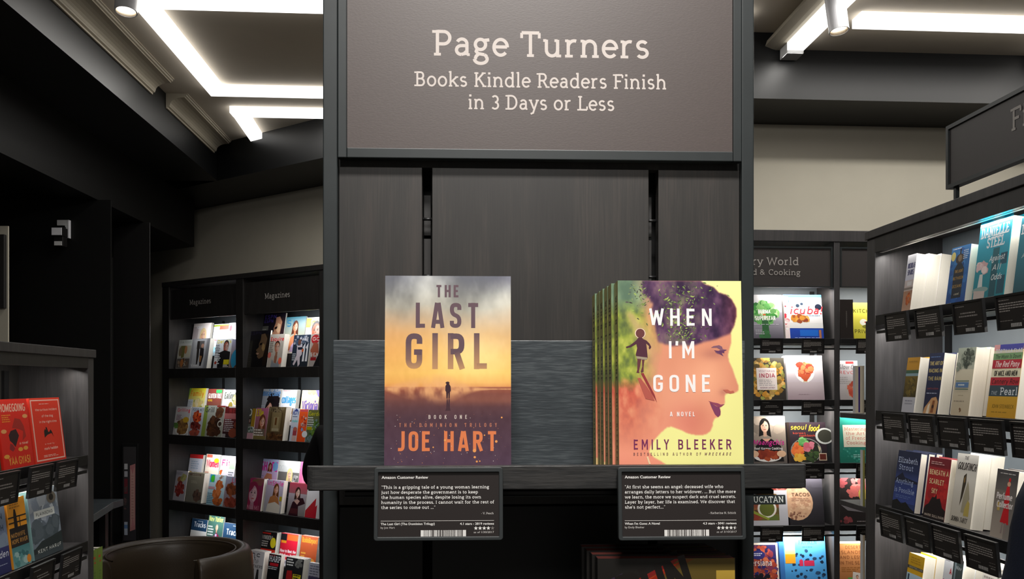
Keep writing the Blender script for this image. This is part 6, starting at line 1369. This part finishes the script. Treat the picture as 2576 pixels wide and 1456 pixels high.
# add the spine polygons to the art before meshing (thickness x -> y, relief -> -x)
k0 = len(A2.v); SV = [(yy-.00002, T2-xx, zz) for (xx, yy, zz) in sa.v]
A2.v += SV; A2.f += [tuple(k0+i for i in f) for f in sa.f]; A2.c += sa.c
me = cover_mesh('cover', w, h, T2, A2, OL); pm = pages_mesh(w, h, T2)
g_ = 'copies of the yellow novel'
stand('paperback_book', 'yellow novel with a woman in profile and a child, front copy', me, pm, x0, BY, bz, LEAN, T2, g_)
offs = [(-.0030, .0263, .051), (-.0034, .0263*2, .052), (-.0048, .0263*3, .053), (-.0050, .0263*4, .054), (-.0068, .0263*5, .055)]
for i, (dx, dy, ln) in enumerate(offs):
    stand('paperback_book', ['second', 'third', 'fourth', 'fifth', 'last'][i]+' copy of the yellow novel from the front, only its olive spine showing', me, pm, x0+dx, BY+dy, bz, ln, T2, g_)

# --- review tags in front of the shelf
def big_tag(label, pxl, pxr, pyt, pyb, lines, by, title, author, stars, nstar, date, seed, body):
    y0 = ff-.008; tilt = .07
    x0 = fh(pxl, pyt, y0)[0]; x1 = fh(pxr, pyt, y0)[0]; z1 = fh((pxl+pxr)/2, pyt, y0)[1]; W = x1-x0
    H = z1-fh((pxl+pxr)/2, pyb, y0-.006)[1]; H /= math.cos(tilt)
    # local origin at the top edge; the foot swings towards the viewer
    t = thing('review_tag', label, 'review tag', FX.mat @ Matrix.Translation((x0, y0, z1)) @ Matrix.Rotation(-tilt, 4, 'X') @ Matrix.Translation((0, 0, -H)))
    b = W*.031
    def rr(x0_, x1_, z0_, z1_, r_, n=6):
        P = []
        for cx_, cz_, a0 in ((x1_-r_, z1_-r_, 0), (x0_+r_, z1_-r_, 90), (x0_+r_, z0_+r_, 180), (x1_-r_, z0_+r_, 270)):
            for i in range(n+1): q = R(a0+90*i/n); P.append((cx_+r_*math.cos(q), cz_+r_*math.sin(q)))
        return P
    O = rr(0, W, 0, H, .003); I = rr(b, W-b, b*.95, H-b*1.25, .0008); n = len(O); m = MB()
    for yy, S in ((-.0035, O), (.004, O), (-.0035, I), (-.0005, I)): m.v += [(p[0], yy, p[1]) for p in S]
    for i in range(n):
        j = (i+1) % n
        m.f += [(i, j, n+j, n+i), (2*n+j, 2*n+i, 3*n+i, 3*n+j), (j, i, 2*n+i, 2*n+j)]; m.m += [0, 0, 0]
    m.f.append(tuple(n+i for i in range(n))); m.m.append(0)
    m.build('frame', 'tagframe', t, bevel=.0008, seg=2)
    cw, chh = W-2*b, H-b*.95-b*1.25
    A = Art(cw, chh, dz=7e-6); dk_ = rgb(44, 39, 38); A.rect(0, 0, cw, chh, dk_)
    # card measured in percent
    X = lambda v_: v_/100*cw; Y = lambda v_: v_/100*chh
    Wc = rgb(238, 236, 232); G = rgb(206, 202, 198)
    A.polys(inter_polys('Amazon Customer Review', X(2.6), Y(90.2), Y(4.5), width=X(38.5), bold=.018), Wc)
    for i, (s, wd_) in enumerate(lines):
        A.polys(text_polys(s, X(2.4), Y(74.6-i*7.85), Y(4.75), width=X(wd_), weight=10.5, seg=7), Wc)
    k = len(by)*1.22
    A.polys(text_polys(by, X(95.6-by_w), Y(34.2), Y(3.2), width=X(by_w), weight=9, seg=6), G) if (by_w := body[0]) else None
    A.rect(X(2.2), Y(24.2), X(95.8), Y(24.9), G)
    A.polys(inter_polys(title, X(2.2), Y(18.3), Y(3.6), width=X(body[1]), bold=.018), Wc)
    A.polys(inter_polys(author, X(2.2), Y(12.8), Y(3.3), width=X(body[2])), G)
    A.polys(inter_polys(stars, X(95.8), Y(18.0), Y(3.6), width=X(28), bold=.018, align='c') if False else inter_polys(stars, X(67.6), Y(18.0), Y(3.6), width=X(28.2), bold=.018), Wc)
    for i in range(5):
        cx_, cz_ = X(80.8+i*3.45), Y(12.6); r_ = Y(3.3); col = Wc if i < nstar else rgb(120, 116, 113)
        P = [(cx_+(r_ if q % 2 == 0 else r_*.42)*math.sin(math.pi*q/5), cz_+(r_ if q % 2 == 0 else r_*.42)*math.cos(math.pi*q/5)) for q in range(10)]
        A.put([(cx_, cz_)]+P, [(0, q+1, (q+1) % 10+1)[::-1] for q in range(10)], col)
        if i < 5 and nstar - i == .5:
            A.put([(cx_, cz_)]+P, [(0, q+1, (q+1) % 10+1)[::-1] for q in range(5)], rgb(120, 116, 113))
    A.polys(inter_polys(date, X(79), Y(5.0), Y(3.2), width=X(16.8)), G)
    A.rect(X(35.2), Y(0.3), X(72.6), Y(10), rgb(232, 230, 226)) 
    rs_ = random.Random(seed); x_ = X(37.8)
    while x_ < X(70.2):
        ww = X(rs_.choice([.3, .5, .5, .9])); A.put([(x_, 0.0002), (x_+ww, 0.0002), (x_+ww, Y(10)), (x_, Y(10))], [(0, 1, 2, 3)], rgb(58, 52, 50), False); x_ += ww+X(rs_.choice([.3, .5, .9]))
    c = add('card', flat_mesh('card', A, .0008, dk_), t); c.location = (b, -.0012, b*.95)
    return t
big_tag('large framed review tag under the sunset-covered paperback', 942.5, 1265, 1175, 1359,
        [('“This is a gripping tale of a young woman learning', 89.5), ('just how desperate the government is to keep', 80.2), ('the human species alive, despite losing its own', 82.8), ('humanity in the process. I cannot wait for the rest of', 93.6), ('the series to come out ...”', 45)],
        '- V. Peach', 'The Last Girl (The Dominion Trilogy)', 'by Joe Hart', '4.1 stars - 2819 reviews', 4, 'as of 1/30/2017', 5, (10.5, 44.5, 11.6))
big_tag('large framed review tag under the yellow novel', 1553, 1871, 1174, 1358,
        [('“At first she seems an angel: deceased wife who', 83), ('arranges daily letters to her widower. ... But the more', 93.5), ('we learn, the more we suspect dark and cruel secrets.', 93.5), ('Layer by layer, her life is examined. We discover that', 92.6), ("she's not perfect...”", 34)],
        '- Katherine N. Schick', "When I'm Gone: A Novel", 'by Emily Bleeker', '4.3 stars - 5041 reviews', 4.5, 'as of 3/10/2017', 8, (23, 29.2, 16.4))

M['redpages'] = plain('dark_stained_page_edges', rgb(70, 26, 20), 0.7, 0, 0.3, 0.5, 14, 0, (1, 6, 1))
# --- stack of dark covers on the lower shelf
yB = -.235; w = fh(1856, 1408, yB)[0]-fh(1506, 1408, yB)[0]; xL_ = fh(1506, 1408, yB)[0]; zT = fh(1680, 1408, yB)[1]; h = w*1.5; t_ = .020
zb_ = zT-h*math.cos(.04)-t_*math.sin(.04)
MB().box(sxa+.012, sxb-.012, ff-.03, .0, zb_-.02, zb_).build('lower_shelf', 'metalb', fx)
MB().box(sxa+.012, sxb-.012, ff-.034, ff-.03, zb_-.02, zb_+.006).build('lower_shelf_edge', 'metalb', fx)
A3 = draw(Art(w, h, dz=7e-6), 'bg #1c1a18 #14120f;p #84201a 8 82 60 99 99 100 99 100 0 80 0 72;p #7c1c18 0 80 56 99.6 76 99.8 10 76;p #5c4c20 60 99.8 99.6 99.8 99.6 76 40 76 20 80;p #6c3c18 20 80 70 99.6 62 99.6 8 80;p #a83018 0 78 18 84 60 98 50 96 0 70;g 86 86 99.6 94 #b8983c #a88834;p #b06820 86 78 99.6 84 99.6 90 86 84;p #141414 84 60 99.8 74 99.8 82 70 70;p #34283c 2 88 18 93 18 84 6 82')
L = text_polys('RUN', w*.20, h*.73, h*.19, sx=1.0, weight=13, rot=.30, din=True); A3.polys(L, rgb(26, 22, 20))
me = cover_mesh('cover', w, h, t_, A3, rgb(22, 20, 20)); pm = MB().box(.0007, w-.0006, .0007, t_-.0007, .0005, h-.0006).mesh('pages', 'redpages')
r0 = thing('paperback_book', 'dark novel with red and orange beams on the lower shelf, front copy', 'book', FX.mat @ Matrix.Translation((xL_, yB, zb_+t_*math.sin(.04))) @ Matrix.Rotation(-.04, 4, 'X'), 'copies of the dark red and orange novel')
add('cover', me, r0); add('pages', pm, r0)
for i in range(3):
    c = dup(r0); c.matrix_world = FX.mat @ Matrix.Translation((xL_-.003*(i+1), yB+.0215*(i+1), zb_+t_*math.sin(.04)+.0)) @ Matrix.Rotation(-.04, 4, 'X')
    c['label'] = ['second', 'third', 'rearmost'][i]+' copy of the dark red and orange novel on the lower shelf'
